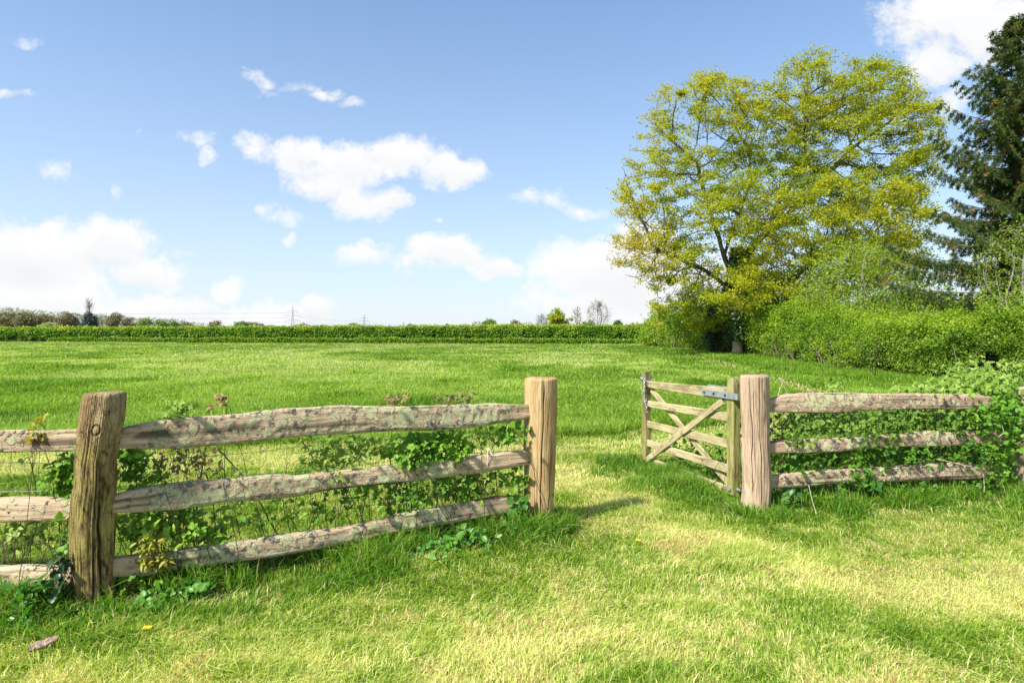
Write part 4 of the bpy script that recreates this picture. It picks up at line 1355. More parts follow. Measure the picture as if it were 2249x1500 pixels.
def hedge(name, label, line, height, depth, mat, n, leaf, seed, topv=.35, vb=.40, core=.72, skirt=0, hfun=None, cat='hedge', kind='leaf4', lump=.35, facing=1, boxy=.42, spray=.03, twigs=0):
    """countryside hedge swept along a line: solid dark core, leaf faces through an uneven outer shell"""
    t = empty(name, (0, 0, 0)); tag(t, label, cat)
    L_ = np.array(line, float); seg = np.linalg.norm(np.diff(L_, axis=0), axis=1); cum = np.r_[0, np.cumsum(seg)]
    tot = cum[-1]

    def frame(s):
        x = np.interp(s, cum, L_[:, 0]); y = np.interp(s, cum, L_[:, 1])
        e = 1.0
        dx = np.interp(np.clip(s + e, 0, tot), cum, L_[:, 0]) - np.interp(np.clip(s - e, 0, tot), cum, L_[:, 0])
        dy = np.interp(np.clip(s + e, 0, tot), cum, L_[:, 1]) - np.interp(np.clip(s - e, 0, tot), cum, L_[:, 1])
        l = np.hypot(dx, dy) + 1e-9
        return x, y, -dy / l * facing, dx / l * facing     # normal points away from the field (into the hedge)
    hf = hfun or (lambda s: np.full_like(s, height))

    def surf(s, a):
        """a 0..1 over the section: front foot, front face, top, back face"""
        H = hf(s) * (1 + lump * .35 * (fbm(s * .35, s * 0, seed=seed + 2, oct=3) - .5))
        w = depth / 2
        ang = np.pi * (a * 1.0)
        cx = -np.cos(ang); cz = np.sin(ang)
        ex = boxy
        u = np.sign(cx) * np.abs(cx) ** ex * w; z = np.abs(cz) ** ex * H
        lm = (fbm(s * .8, z * .8, u * .8, seed=seed, oct=4) - .5) * lump * 1.4 + (fbm(s * 2.6, z * 2.6, u * 2.6, seed=seed + 1, oct=2) - .5) * lump * .5
        nx, nz = cx, cz * .8
        return u + nx * lm, z + nz * lm, nx, nz
    # core: solid dark shell, coloured as the shade inside the hedge
    ns, na = max(20, int(tot / .35)), 22
    s = np.linspace(0, tot, ns); a = np.linspace(0, 1, na)
    Sg, Ag = np.meshgrid(s, a, indexing='ij')
    u, z, _, _ = surf(Sg, Ag)
    x, y, nx, ny = frame(Sg)
    u = u * core; z = z * (core + .10)
    V = np.stack([x + nx * (u + depth / 2), y + ny * (u + depth / 2), z - .02], -1)
    g = Geo(); g.grid(V, ns, na)
    g.build('dark_core', M_HEDGECORE, t)
    if twigs:
        g = Geo()
        for _ in range(twigs):
            s0 = tot * (1 - rng.random() ** 1.5 * .8); 
            x, y, nx, ny = [float(q_) for q_ in frame(np.array(s0))]
            o0 = rng.uniform(.05, .7); h_ = rng.uniform(.5, 1.3)
            b0 = np.array([x + nx * o0, y + ny * o0, -.02])
            e0 = b0 + np.array([rng.normal(0, .28) - nx * rng.uniform(0, .5), rng.normal(0, .28) - ny * rng.uniform(0, .5), h_])
            md = (b0 + e0) / 2 + np.array([rng.normal(0, .08), rng.normal(0, .08), .1])
            r0 = rng.uniform(.006, .022)
            g.tube([b0, b0 * .6 + md * .4, md, md * .4 + e0 * .6, e0], [r0, r0 * .9, r0 * .7, r0 * .5, r0 * .3], 4, cap=False)
        g.build('stems', M_TWIG, t)
    # leaves; sampling favours the near end so far stretches keep the same look
    ss = rng.uniform(0, tot, n * 3)
    x, y, _, _ = frame(ss)
    wgt = 1 / np.maximum(np.hypot(x, y), 8) ** 1.6; wgt /= wgt.max()
    ss = ss[rng.random(len(ss)) < wgt * 1.0][:n]
    m_ = len(ss)
    aa = rng.random(m_) ** 1.0 * .72
    u, z, nnx, nnz = surf(ss, aa)
    inn = rng.random(m_) ** 1.5 * .22
    u = u * (1 - inn); z = np.maximum(z * (1 - inn * .6), .04)
    x, y, nx, ny = frame(ss)
    P = np.stack([x + nx * (u + depth / 2), y + ny * (u + depth / 2), z], -1) + rng.normal(0, leaf * .9, (m_, 3))
    P[:, 2] = np.maximum(P[:, 2], .02)
    gap = fbm(ss * 1.3, z * 1.6, u * 1.3, seed=seed + 7, oct=3)
    kp = gap > .31 + .24 * (1 - z / 1.1).clip(0, 1)
    P, z_, nnx, nnz, nx, ny, ss_ = P[kp], z[kp], nnx[kp], nnz[kp], nx[kp], ny[kp], ss[kp]
    m_ = len(P)
    out = np.stack([nx * nnx, ny * nnx, nnz], -1)
    pk = vnoise(P[:, 0] * 3.1, P[:, 1] * 3.1, P[:, 2] * 3.1, seed=seed + 4)
    P += out * (rng.exponential(spray, m_) * (.3 + 1.6 * (pk > .6)))[:, None]
    Nn = unit(out * .7 + rng.normal(0, .65, (m_, 3)) + np.array([0, 0, .35]))
    dist = np.hypot(P[:, 0], P[:, 1])
    S = np.maximum(leaf, dist / 625 * 1.5) * rng.uniform(.65, 1.35, m_)
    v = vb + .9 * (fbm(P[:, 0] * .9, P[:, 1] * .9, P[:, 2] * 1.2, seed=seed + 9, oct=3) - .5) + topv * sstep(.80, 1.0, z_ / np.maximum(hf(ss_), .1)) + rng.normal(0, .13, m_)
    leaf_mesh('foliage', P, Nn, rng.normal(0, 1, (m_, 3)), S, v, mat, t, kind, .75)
    return t


def undergrowth():
    # long clipped field hedge across the back of the meadow
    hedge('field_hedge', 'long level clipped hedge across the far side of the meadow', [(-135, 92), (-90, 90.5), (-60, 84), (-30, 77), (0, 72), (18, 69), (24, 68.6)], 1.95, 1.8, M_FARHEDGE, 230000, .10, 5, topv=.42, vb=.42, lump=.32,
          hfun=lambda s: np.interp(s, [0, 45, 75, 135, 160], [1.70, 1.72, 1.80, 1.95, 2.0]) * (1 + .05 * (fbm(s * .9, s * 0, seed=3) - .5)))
    # low trimmings skirt in front of it
    n = 60000
    s = rng.random(n); x = -62 + 84 * s; y = np.interp(x, [-90, -60, -30, 0, 18, 24], [90.5, 84, 77, 72, 69, 68.6]) - rng.uniform(.1, .9, n)
    z = rng.random(n) * .55 * (.7 + .6 * fbm(x * .5, y * 0, seed=5)) * (1 - (np.abs(x - 15) < 1.2) * .8)
    P = np.stack([x, y, np.maximum(z, .03)], -1)
    o = leaf_mesh('undergrowth', P, rand_dirs(n, (0, -.5, .8)), rng.normal(0, 1, (n, 3)), rng.uniform(.14, .28, n), .55 + rng.normal(0, .2, n), M_FARHEDGE, None, 'leaf4')
    tag(o, 'low rough growth along the foot of the far hedge', 'undergrowth', kind='stuff')
    # hedgerow running up the right side of the field
    hl = [(13.4, 66), (12.9, 52), (12.7, 43), (13.5, 37.5), (13.7, 34.5), (12.5, 30.5)] + HEDGE_LINE[4:]
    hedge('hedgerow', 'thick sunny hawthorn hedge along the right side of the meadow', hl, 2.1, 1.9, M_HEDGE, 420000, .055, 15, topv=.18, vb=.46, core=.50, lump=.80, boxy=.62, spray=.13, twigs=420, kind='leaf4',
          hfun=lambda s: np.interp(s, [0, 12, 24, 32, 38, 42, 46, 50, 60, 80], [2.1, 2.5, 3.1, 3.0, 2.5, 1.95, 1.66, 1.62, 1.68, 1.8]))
    # stems and bare twigs at its foot
    pal = simple_tree
    G_ = None
    pal('elder_bush', 'pale green feathery bush rising between the oak and the spruce', G_, (14.9, 26.5), 5.5, 2.5, .8, (M_TWIG_GREY, M_ELDER), .085, 12, 420, .1, .20, .5, .8, .26, .42, .12, cat='bush')
    pal('hazel_bush', 'yellow green bush just right of the oak trunk', G_, (14.6, 32.0), 4.9, 2.7, .5, (M_TWIG, M_HEDGE), .10, 11, 360, .1, .24, .62, .8, .3, .5, .12, cat='bush')
    pal('hawthorn_bush', 'dense bush with white blossom behind the hedge, left of the timber shed', G_, (16.2, 25.0), 3.6, 1.9, .3, (M_TWIG, M_HEDGE), .08, 12, 300, .1, .2, .5, .8, .26, .42, .12, cat='bush')
    pal('hawthorn_bush', 'loose pale leaved thorn tree in front of the spruce at the right edge', G_, (14.4, 17.6), 4.7, 1.35, 1.4, (M_TWIG_GREY, M_ELDER), .055, 9, 260, .2, .15, .45, .8, .22, .36, .10, cat='bush')
    pal('bramble_mound', 'green mound of scrub below the spruce boughs', G_, (17.6, 19.8), 3.0, 2.3, .2, (M_TWIG, M_BRAMBLE), .08, 12, 320, .1, .2, .55, .6, .28, .45, .12, cat='bush')
    pal('dark_conifer', 'narrow blue black conifer bush left of the oak trunk', G_, ((1568 - CX) * 37 / F, 37), 3.0, .62, .15, (M_TWIG_DARK, M_DARKLEAF), .10, 24, 120, .1, .15, .4, .6, .22, .4, .1, cat='bush')
    pal('scrub_bush', 'mid green scrub bush under the left side of the oak', G_, ((1528 - CX) * 40 / F, 40), 4.4, 2.1, .2, (M_TWIG, M_HEDGE), .11, 13, 260, .1, .22, .40, .6, .3, .5, .12, cat='bush')
    pal('scrub_bush', 'dim green scrub bush directly behind the oak trunk', G_, ((1650 - CX) * 39 / F, 39.5), 4.4, 2.4, .2, (M_TWIG, M_HEDGE), .12, 13, 340, .1, .25, .34, .6, .32, .52, .12, cat='bush')
    pal('scrub_bush', 'low leafy scrub bush at the right foot of the oak', G_, ((1715 - CX) * 33 / F, 33.2), 2.9, 1.7, .1, (M_TWIG, M_HEDGE), .095, 13, 260, .1, .2, .46, .7, .28, .46, .12, cat='bush')
    pal('scrub_bush', 'yellow tinged scrub bush near the end of the far hedge', G_, ((1466 - CX) * 52 / F, 53), 2.9, 1.3, .2, (M_TWIG, M_HEDGE), .15, 10, 220, .1, .3, .6, .6, .35, .6, .12, cat='bush')
    pal('bare_bush', 'leafless tan twiggy bush where the far hedge ends', G_, ((1497 - CX) * 50 / F, 50), 2.0, 1.3, .1, (M_TWIG, M_ELDER), .06, 2, 330, .1, .14, .7, .5, .22, .3, .06, cat='bush')
    pal('thorn_tree', 'small hawthorn tree behind the oak, pale green', G_, ((1930 - CX) * 34 / F, 34), 7.2, 3.0, 1.8, (M_TWIG, M_HEDGE), .12, 12, 380, .3, .26, .6, .7, .34, .55, .16)
    # bare sapling twigs in front of the hedgerow
    pal('dead_shrub', 'bare brown twiggy shrub in the grass before the hedgerow', G_, ((1912 - CX) * 17.6 / F, 17.4), 1.5, .55, .1, (M_TWIG_DARK, M_HEDGE), .05, 3, 60, .1, .10, .5, .6, .16, .22, .03, cat='bush')
    # ivy sleeve round the oak trunk
    n = 17000
    a = rng.uniform(0, 2 * np.pi, n); z = .95 + 5.2 * rng.random(n) ** 1.25
    r = .34 + .55 * fbm(np.cos(a) * 1.6, np.sin(a) * 1.6, z * 1.3, seed=31) * np.interp(z, [.9, 1.8, 3.6, 6.1], [.3, 1.2, 1.1, .12]) + rng.normal(0, .08, n)
    cx_, cy_ = (1620 - CX) * 35.6 / F, 35.6
    P = np.stack([cx_ + .12 * z * .3 + r * np.cos(a) * 1.25, cy_ + r * np.sin(a), z], -1)
    o = leaf_mesh('ivy', P, unit(np.stack([np.cos(a), np.sin(a), 0 * a + .3], -1) + rng.normal(0, .5, (n, 3))), rng.normal(0, 1, (n, 3)), rng.uniform(.09, .15, n), .45 + .6 * (fbm(P[:, 0] * 2, P[:, 1] * 2, P[:, 2] * 2, seed=4) - .5) + rng.normal(0, .15, n), M_IVY, None, 'leaf4', .9)
    tag(o, 'dark ivy smothering the upper trunk of the big oak', 'ivy')
    # below the ivy the oak's sunlit trunk foot is painted into its bark
    # white blossom sprays on the hedgerow scrub
    n = 900
    c = np.array([[15.2, 27.5, 2.6], [13.6, 29, 2.4], [16.5, 25.2, 3.2], [17.6, 20.4, 2.2], [14.9, 25.8, 3.0]])
    k = rng.integers(0, len(c), n)
    cl = c[k] + rng.normal(0, .45, (n, 3)); cl = np.round(cl * 2.5) / 2.5 + rng.normal(0, .05, (n, 3))
    o = leaf_mesh('blossom', cl, rand_dirs(n, (0, -.4, .8)), rng.normal(0, 1, (n, 3)), rng.uniform(.03, .05, n), rng.random(n), M_FLOWER, None, 'leaf4', .9)
    tag(o, 'scattered white hawthorn blossom among the hedgerow bushes', 'blossom', kind='stuff')


# ------------------------------------------------------------------ timber shed behind the hedge
def shed():
    Yd = 30.0
    x0, x1 = (1925 - CX) * Yd / F, (2120 - CX) * Yd / F
    xm = (2014 - CX) * Yd / F
    e, r = 2.15, 3.25
    t = empty('timber_shed', ((x0 + x1) / 2, Yd, 0))
    tag(t, 'board walled shed with a dark pitched roof half hidden behind the hedgerow', 'shed')
    ox = (x0 + x1) / 2
    M_B = plain('shed boards', (.34, .30, .22), .85, nscale=12)
    M_R = plain('shed roof sheet', (.05, .05, .05), .7, nscale=8)
    M_W = plain('painted white post', (.78, .78, .76), .6)
    g = Geo(); dep = 4.0
    zt = lambda x: e + (r - e) * (1 - abs(x - xm) / ((xm - x0) if x < xm else (x1 - xm)))
    x = x0 + .05
    while x < x1 - .1:
        w = .13
        g.add([(x - ox, 0, 0), (x + w - ox, 0, 0), (x + w - ox, 0, zt(x + w) - .03), (x - ox, 0, zt(x) - .03), (x - ox, .03, 0), (x + w - ox, .03, 0), (x + w - ox, .03, zt(x + w) - .03), (x - ox, .03, zt(x) - .03)],
              [(0, 1, 2, 3), (5, 4, 7, 6), (1, 5, 6, 2), (4, 0, 3, 7), (3, 2, 6, 7)])
        x += .19
    g.box((x0 - ox + .05, dep / 2, e / 2), (.06, dep - .1, e)); g.box((x1 - ox - .05, dep / 2, e / 2), (.06, dep - .1, e)); g.box((0, dep, e / 2), (x1 - x0 - .3, .05, e))
    g.build('wall', M_B, t, False)
    g = Geo()
    for (xa, za, xb, zb) in ((x0 - .25, e - .12, xm, r + .05), (xm, r + .05, x1 + .25, e - .12)):
        v = [(xa - ox, -.3, za), (xb - ox, -.3, zb), (xb - ox, dep + .3, zb), (xa - ox, dep + .3, za)]
        g.add(v + [(p[0], p[1], p[2] - .09) for p in v], [(0, 1, 2, 3), (7, 6, 5, 4), (0, 4, 5, 1), (2, 6, 7, 3), (1, 5, 6, 2), (3, 7, 4, 0)])
    g.build('roof', M_R, t, False)
    g = Geo(); px_ = (2010 - CX) * Yd / F - ox
    g.box((px_, -.08, 1.5), (.10, .08, 3.0)); g.box((px_, -.10, 2.32), (.5, .05, .07))
    g.build('door_frame', M_W, t, False)


# ------------------------------------------------------------------ the far horizon
def far_crown(shape_pts, n, size, v, mat, t, kind='leaf4'):
    P = np.concatenate([ellipsoid_points(c, r, int(n * f), .5) for c, r, f in shape_pts])
    P = P[P[:, 2] > .1]
    k = fbm(P[:, 0] / size * .28, P[:, 1] / size * .28, P[:, 2] / size * .33, seed=12, oct=2) > .40
    P = P[k]; m_ = len(P)
    vv = v + .8 * (fbm(P[:, 0] / size * .2, P[:, 1] / size * .2, P[:, 2] / size * .25, seed=2, oct=2) - .5) + rng.normal(0, .06, m_)
    return leaf_mesh('crown', P, rand_dirs(m_, (-.3, -.4, .6)), rng.normal(0, 1, (m_, 3)), size * rng.uniform(.6, 1.4, m_), vv, mat, t, kind, .8)


M_FAR_BROWN = leaf_mat('budding brown crowns', [(0, (.14, .125, .075)), (.5, (.24, .215, .125)), (1, (.34, .31, .17))], .3)
M_FAR_GREEN = leaf_mat('fresh green crowns', [(0, (.10, .19, .05)), (.5, (.19, .30, .07)), (1, (.32, .42, .13))], .4)
M_FAR_WILLOW = leaf_mat('pale willow crowns', [(0, (.24, .30, .11)), (1, (.42, .46, .20))], .4)
M_FAR_BLUE = leaf_mat('blue green conifer crown', [(0, (.035, .06, .06)), (1, (.11, .15, .13))], .1)
M_FAR_GREY = leaf_mat('grey olive far crowns', [(0, (.16, .17, .12)), (1, (.30, .30, .20))], .3)


def far_tree(label, px, top, hw, Y, style, v=.5, low=.15, name=None):
    """px column, crown top row, half width in photo pixels; Y metres away"""
    s = Y / F
    x = (px - CX) * s; H = EYE + (HZ - top) * s; rx = hw * s
    t = empty(name or {'bare': 'bare_tree', 'twig': 'bare_tree'}.get(style, 'broadleaf_tree'), (x, Y, 0)); tag(t, label, 'tree', 'trees beyond the far hedge')
    t.location = (0, 0, 0)
    mat = {'brown': M_FAR_BROWN, 'green': M_FAR_GREEN, 'willow': M_FAR_WILLOW, 'blue': M_FAR_BLUE, 'grey': M_FAR_GREY, 'oak': M_OAK, 'bare': None, 'twig': M_FAR_BROWN}[style]
    px_m = Y / 625.0
    natt = 260 if style in ('bare',) else 110
    lobes = []
    c0 = H * low
    for i in range(6):
        a = rng.uniform(0, 6.28); q = rng.uniform(.25, .6)
        lobes.append(((x + rx * q * math.cos(a), Y + rx * q * math.sin(a), c0 + (H - c0) * rng.uniform(.35, .68)), (rx * .55, rx * .5, (H - c0) * .32), 1 / 6))
    lobes.append(((x, Y, c0 + (H - c0) * .55), (rx * .8, rx * .7, (H - c0) * .45), .5))
    att = np.concatenate([ellipsoid_points(c, r, int(natt * f)) for c, r, f in lobes]); att = att[att[:, 2] > H * low]
    st = max(.25, H / 26)
    if style == 'bare':
        att = ellipsoid_points((x, Y, H * .60), (rx, rx * .8, H * .40), 420, .5)
    nodes, par = colonize(att, (x, Y, -.2), H * (low + .06), step=st, infl=H, kill=st * (1.15 if style == 'bare' else 1.8), up=.04, maxit=90)
    rad = branch_radii(par, px_m * (.085 if style != 'bare' else .10), 2.5, H * .03)
    skeleton_mesh('trunk', nodes, par, rad, M_TWIG_GREY if style in ('bare', 'twig') else M_BARK, t)
    if mat and style != 'twig':
        n = int(np.clip(hw * (HZ + 4 - top) * 1.6, 500, 7000))
        far_crown(lobes, n, px_m * 1.5, v, mat, t)
    elif mat:
        far_crown(lobes, int(hw * (HZ - top) * .35) + 120, px_m * 1.0, v, mat, t)
    elif style == 'bare':
        tw = nodes[rad < px_m * .16]
        P, N_, D, S = foliate(tw, 5, px_m * 1.3, px_m * .8)
        leaf_mesh('crown', P, N_, D, S, .5 + rng.normal(0, .2, len(P)), M_FAR_GREY, t, 'leaf4', .5)
    return t


def horizon():
    T = far_tree
    # (label, column, top row, half width, distance, style)
    rows = [
        ('brown budding tree at the left edge of the photo above the hedge', 18, 684, 34, 260, 'brown'), ('second brown tree from the left edge, broad and round', 62, 683, 34, 255, 'brown'),
        ('brown tree just left of the low willow', 100, 690, 28, 265, 'brown'), ('low pale willow left of the dark conifer', 105, 707, 22, 215, 'willow'),
        ('tan brown tree between the willow and the dark conifer', 142, 686, 26, 262, 'brown'), ('twiggy brown tree touching the left side of the dark conifer', 165, 685, 18, 270, 'twig'),
        ('twiggy tree right beside the dark conifer', 226, 687, 16, 268, 'twig'), ('thin crowned brown tree, second to the right of the dark conifer', 254, 686, 24, 266, 'brown'),
        ('small brown tree before the green pair', 285, 697, 18, 262, 'brown'), ('fresh green rounded tree left of its twin', 318, 699, 18, 240, 'green'),
        ('fresh green spiky topped tree right of its twin', 350, 702, 16, 240, 'green'), ('smaller fresh green tree beside the spiky one', 378, 705, 16, 245, 'green'),
        ('olive tree where the wooded ridge fades out', 408, 706, 20, 270, 'brown'), ('isolated brown dome shaped tree in a gap on the skyline', 476, 704, 20, 300, 'brown'),
        ('green grey tree left of a group of three', 530, 705, 17, 300, 'green'), ('middle tree of the group of three, greyish', 552, 707, 16, 320, 'grey'), ('right hand tree of the group of three', 572, 710, 14, 320, 'grey'),
        ('low olive hump of a tree left of the large pylon', 592, 714, 16, 340, 'brown'), ('forked umbrella shaped tree right of the large pylon', 668, 710, 18, 330, 'grey'),
        ('tiny low tree alone right of the umbrella shaped tree', 706, 717, 9, 340, 'grey'), ('small low tree, next before the dome by the second pylon', 726, 716, 9, 340, 'brown'),
        ('rounded olive dome beside the second pylon', 776, 709, 18, 320, 'brown'), ('low scrubby tree just right of the second pylon', 815, 716, 15, 340, 'green'),
        ('faint grey tree beside the smallest pylon', 902, 711, 13, 380, 'grey'), ('low grey tree at the middle of the skyline', 960, 716, 12, 350, 'grey'),
        ('small olive tree left of a wispy one', 985, 712, 14, 250, 'brown'), ('wispy grey tree over the hedge centre', 1018, 709, 14, 250, 'twig'),
        ('wispy bare tree touching the round green one', 1046, 703, 14, 230, 'twig'), ('round green tree above the middle of the hedge', 1074, 700, 20, 225, 'green'),
        ('spindly olive tree left of the yellow green ones', 1135, 701, 17, 230, 'brown'), ('slight bare tree between olive and yellow green trees', 1160, 706, 16, 240, 'twig'),
        ('leafless grey tree left of the yellow green oak', 1190, 689, 13, 210, 'bare'), ('yellow green tree left of the big bare ones', 1222, 676, 22, 200, 'oak'),
        ('low yellow green shrubby tree beside it', 1250, 695, 14, 200, 'oak'), ('narrow ivy clad leafless tree with upright twigs', 1268, 671, 13, 195, 'twig'),
        ('largest bare round crowned tree above the hedge', 1314, 658, 30, 190, 'bare'), ('small olive bush at the foot of the bare round tree', 1292, 702, 16, 195, 'green'),
        ('small green tree right of the bare round tree', 1357, 702, 13, 200, 'green'), ('last faint twiggy tree before the oak', 1390, 707, 12, 220, 'twig'),
        ('yellow green tree peeping past the left skirt of the oak', 1450, 668, 34, 110, 'oak'),
    ]
    for (lab, px, top, hw, Y, st) in rows:
        T(lab, px, top, hw, Y, st)
    # dark conifer with a dead, twiggy top
    Y = 235; s = Y / F; x = (197 - CX) * s
    t = empty('conifer_tree', (0, 0, 0)); tag(t, 'dark blue conifer with a bare twiggy top above the left hedge', 'tree', 'trees beyond the far hedge')
    g = Geo(); H = EYE + (HZ - 657) * s
    g.tube([(x, Y, -.1), (x, Y, H * .5), (x - .3, Y, H * .95)], [.45, .3, .10], 6)
    for i in range(46):
        z = H * rng.uniform(.52, .92); a = rng.uniform(0, 6.28); L = rng.uniform(1.2, 2.8) * (1.15 - abs(z / H - .72))
        p = np.array([x - .15, Y, z]); d = np.array([math.cos(a) * .62, math.sin(a) * .62, .8]) * L
        g.tube([p, p + d * .5 + (0, 0, -.1), p + d], [.10, .075, .04], 3)
    g.build('trunk', M_FAR_DEAD, t)
    far_crown([((x, Y, H * .20), (19 * s, 16 * s, H * .24), .5), ((x + .4, Y, H * .40), (14 * s, 13 * s, H * .17), .3), ((x - .6, Y, H * .52), (8 * s, 8 * s, H * .14), .15)], 5200, .50, .4, M_FAR_BLUE, t)
    # hazy wooded ridge
    n = 26000
    px = rng.uniform(-700, 470, n); Yr = rng.uniform(620, 900, n)
    top = np.interp(px, [-700, 0, 40, 100, 200, 300, 380, 440, 470], [676, 680, 681, 686, 694, 701, 705, 714, 720]) + (fbm(px * .05, Yr * .01, seed=3, oct=3) - .5) * 9
    z = EYE + (HZ - top) * Yr / F
    z = z * rng.random(n) ** .5
    P = np.stack([(px - CX) * Yr / F, Yr, np.maximum(z, .2)], -1)
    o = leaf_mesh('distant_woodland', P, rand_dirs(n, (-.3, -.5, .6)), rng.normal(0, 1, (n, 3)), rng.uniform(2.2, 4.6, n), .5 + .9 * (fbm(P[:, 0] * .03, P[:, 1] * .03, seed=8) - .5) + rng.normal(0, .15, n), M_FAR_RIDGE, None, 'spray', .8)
    tag(o, 'hazy wooded ridge on the left horizon', 'woodland', kind='stuff')
    n = 20000
    px = rng.uniform(380, 2700, n); Yr = rng.uniform(700, 900, n)
    top = 718.5 + (fbm(px * .03, px * 0, seed=6, oct=3) - .5) * 7
    z = EYE + (HZ - top) * Yr / F
    P = np.stack([(px - CX) * Yr / F, Yr, np.maximum(z * rng.random(n) ** .5, .2)], -1)
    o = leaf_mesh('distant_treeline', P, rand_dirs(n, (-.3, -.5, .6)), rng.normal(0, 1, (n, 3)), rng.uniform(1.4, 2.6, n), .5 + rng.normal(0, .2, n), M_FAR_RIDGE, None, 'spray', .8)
    tag(o, 'thin line of far woods just above the hedge top', 'woodland', kind='stuff')


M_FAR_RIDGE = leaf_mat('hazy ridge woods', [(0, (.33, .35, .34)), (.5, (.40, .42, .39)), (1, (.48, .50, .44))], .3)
M_FAR_DEAD = bark_mat('dead twigs', (.14, .13, .13), (.26, .24, .23), (1, 1, 1))


def pylon(label, px, top, Y, sc=1.0):
    s = Y / F; x = (px - CX) * s; H = EYE + (HZ - top) * s
    t = empty('electricity_pylon', (x, Y, 0), .5); tag(t, label, 'pylon', 'pylons on the skyline')
    m_ = .16 * max(1.0, Y / 1070) * 1.0
    g = Geo()
    W = lambda z: np.interp(z, [0, H * .62, H], [H * .075, H * .022, .3])
    for sx, sy in ((-1, -1), (1, -1), (1, 1), (-1, 1)):
        g.tube([(sx * W(z), sy * W(z), z) for z in (0, H * .3, H * .62, H)], m_, 4)
    zz = [0, .13, .25, .36, .46, .55, .63, .71, .79, .87, .94]
    for a, b in zip(zz[:-1], zz[1:]):
        a *= H; b *= H
        for (p, q) in (((-1, -1), (1, -1)), ((1, -1), (1, 1)), ((1, 1), (-1, 1)), ((-1, 1), (-1, -1))):
            g.tube([(p[0] * W(a), p[1] * W(a), a), (q[0] * W(b), q[1] * W(b), b)], m_ * .55, 3)
            g.tube([(q[0] * W(a), q[1] * W(a), a), (p[0] * W(b), p[1] * W(b), b)], m_ * .55, 3)
    g.build('tower', M_PYLON, t, False)
    for z, w in ((.80, .20), (.62, .31), (.44, .25)):
        g = Geo()
        for sx in (-1, 1):
            w0 = W(z * H)
            for sy in (-1, 1):
                g.tube([(sx * w0, sy * w0, z * H), (sx * w * H, 0, z * H + .3)], m_ * .9, 3)
                g.tube([(sx * w0, sy * w0, z * H + H * .035), (sx * w * H, 0, z * H + .3)], m_ * .7, 3)
            g.tube([(sx * w * H, 0, z * H + .3), (sx * w * H, 0, z * H - H * .06)], m_ * .9, 3)
        g.build('crossarm', M_PYLON, t, False)
    return x, H


def pylons():
    out = []
    for (lab, px, top, Y) in (('nearest and tallest pylon right of the low olive hump', 643, 672, 1050), ('second pylon, beside the rounded olive dome', 800, 691, 1650), ('smallest faint pylon near the middle of the skyline', 886, 706, 2700)):
        x, H = pylon(lab, px, top, Y); out.append((x, Y, H))
    pts = [(-1250, 520, 44)] + out
    pts[0] = (-1350, 380, 46)
    lines = []
    M_C = plain('cable grey', (.45, .46, .48), .6)
    k = 0
    for (a, b) in zip(pts[:-1], pts[1:]):
        for z, w in ((.80, .20), (.62, .31), (.44, .25)):
            g = Geo()
            for sg in (-1, 1):
                off = sg * w * a[2]; off2 = sg * w * b[2]
                c, s_ = math.cos(.5), math.sin(.5)
                A = np.array([a[0] + off * c, a[1] + off * s_, a[2] * (z - .06)]); B = np.array([b[0] + off2 * c, b[1] + off2 * s_, b[2] * (z - .06)])
                q = np.linspace(0, 1, 24)[:, None]
                P = A + (B - A) * q; P[:, 2] -= (9 * 4 * q * (1 - q))[:, 0]
                g.tube(P, .085 * np.linspace(1, 1, 24) * (1 if k == 0 else 1.2), 3)
            o = g.build('power_cable', M_C)
            span = ['leading left from the tallest pylon', 'between the tallest and the second pylon', 'between the second and the smallest pylon'][k]
            hgt = {.80: 'top', .62: 'middle', .44: 'bottom'}[z]
            tag(o, 'thin %s pair of grey power cables %s' % (hgt, span), 'power cable', 'power cables strung between pylons')
        k += 1


# ------------------------------------------------------------------ brambles and herbs by the fence
def clump_points(A, B, cx, cy, rx, ry, n, off, dep):
    a = rng.uniform(0, 2 * np.pi, n); q = np.sqrt(rng.random(n)) * (1 + .12 * rng.normal(0, 1, n))
    px = cx + rx * q * np.cos(a); py = cy + ry * q * np.sin(a)
    u = (px - CX) / F
    L = math.hypot(B[0] - A[0], B[1] - A[1]); dx, dy = (B[0] - A[0]) / L, (B[1] - A[1]) / L
    t = (u * A[1] - A[0]) / (dx - u * dy)
    Y = A[1] + t * dy
    z = EYE - (py - HZ) * Y / F
    o = off + rng.normal(0, dep, n)
    return np.stack([A[0] + dx * t - dy * o, Y + dx * o, np.maximum(z, .015)], -1)


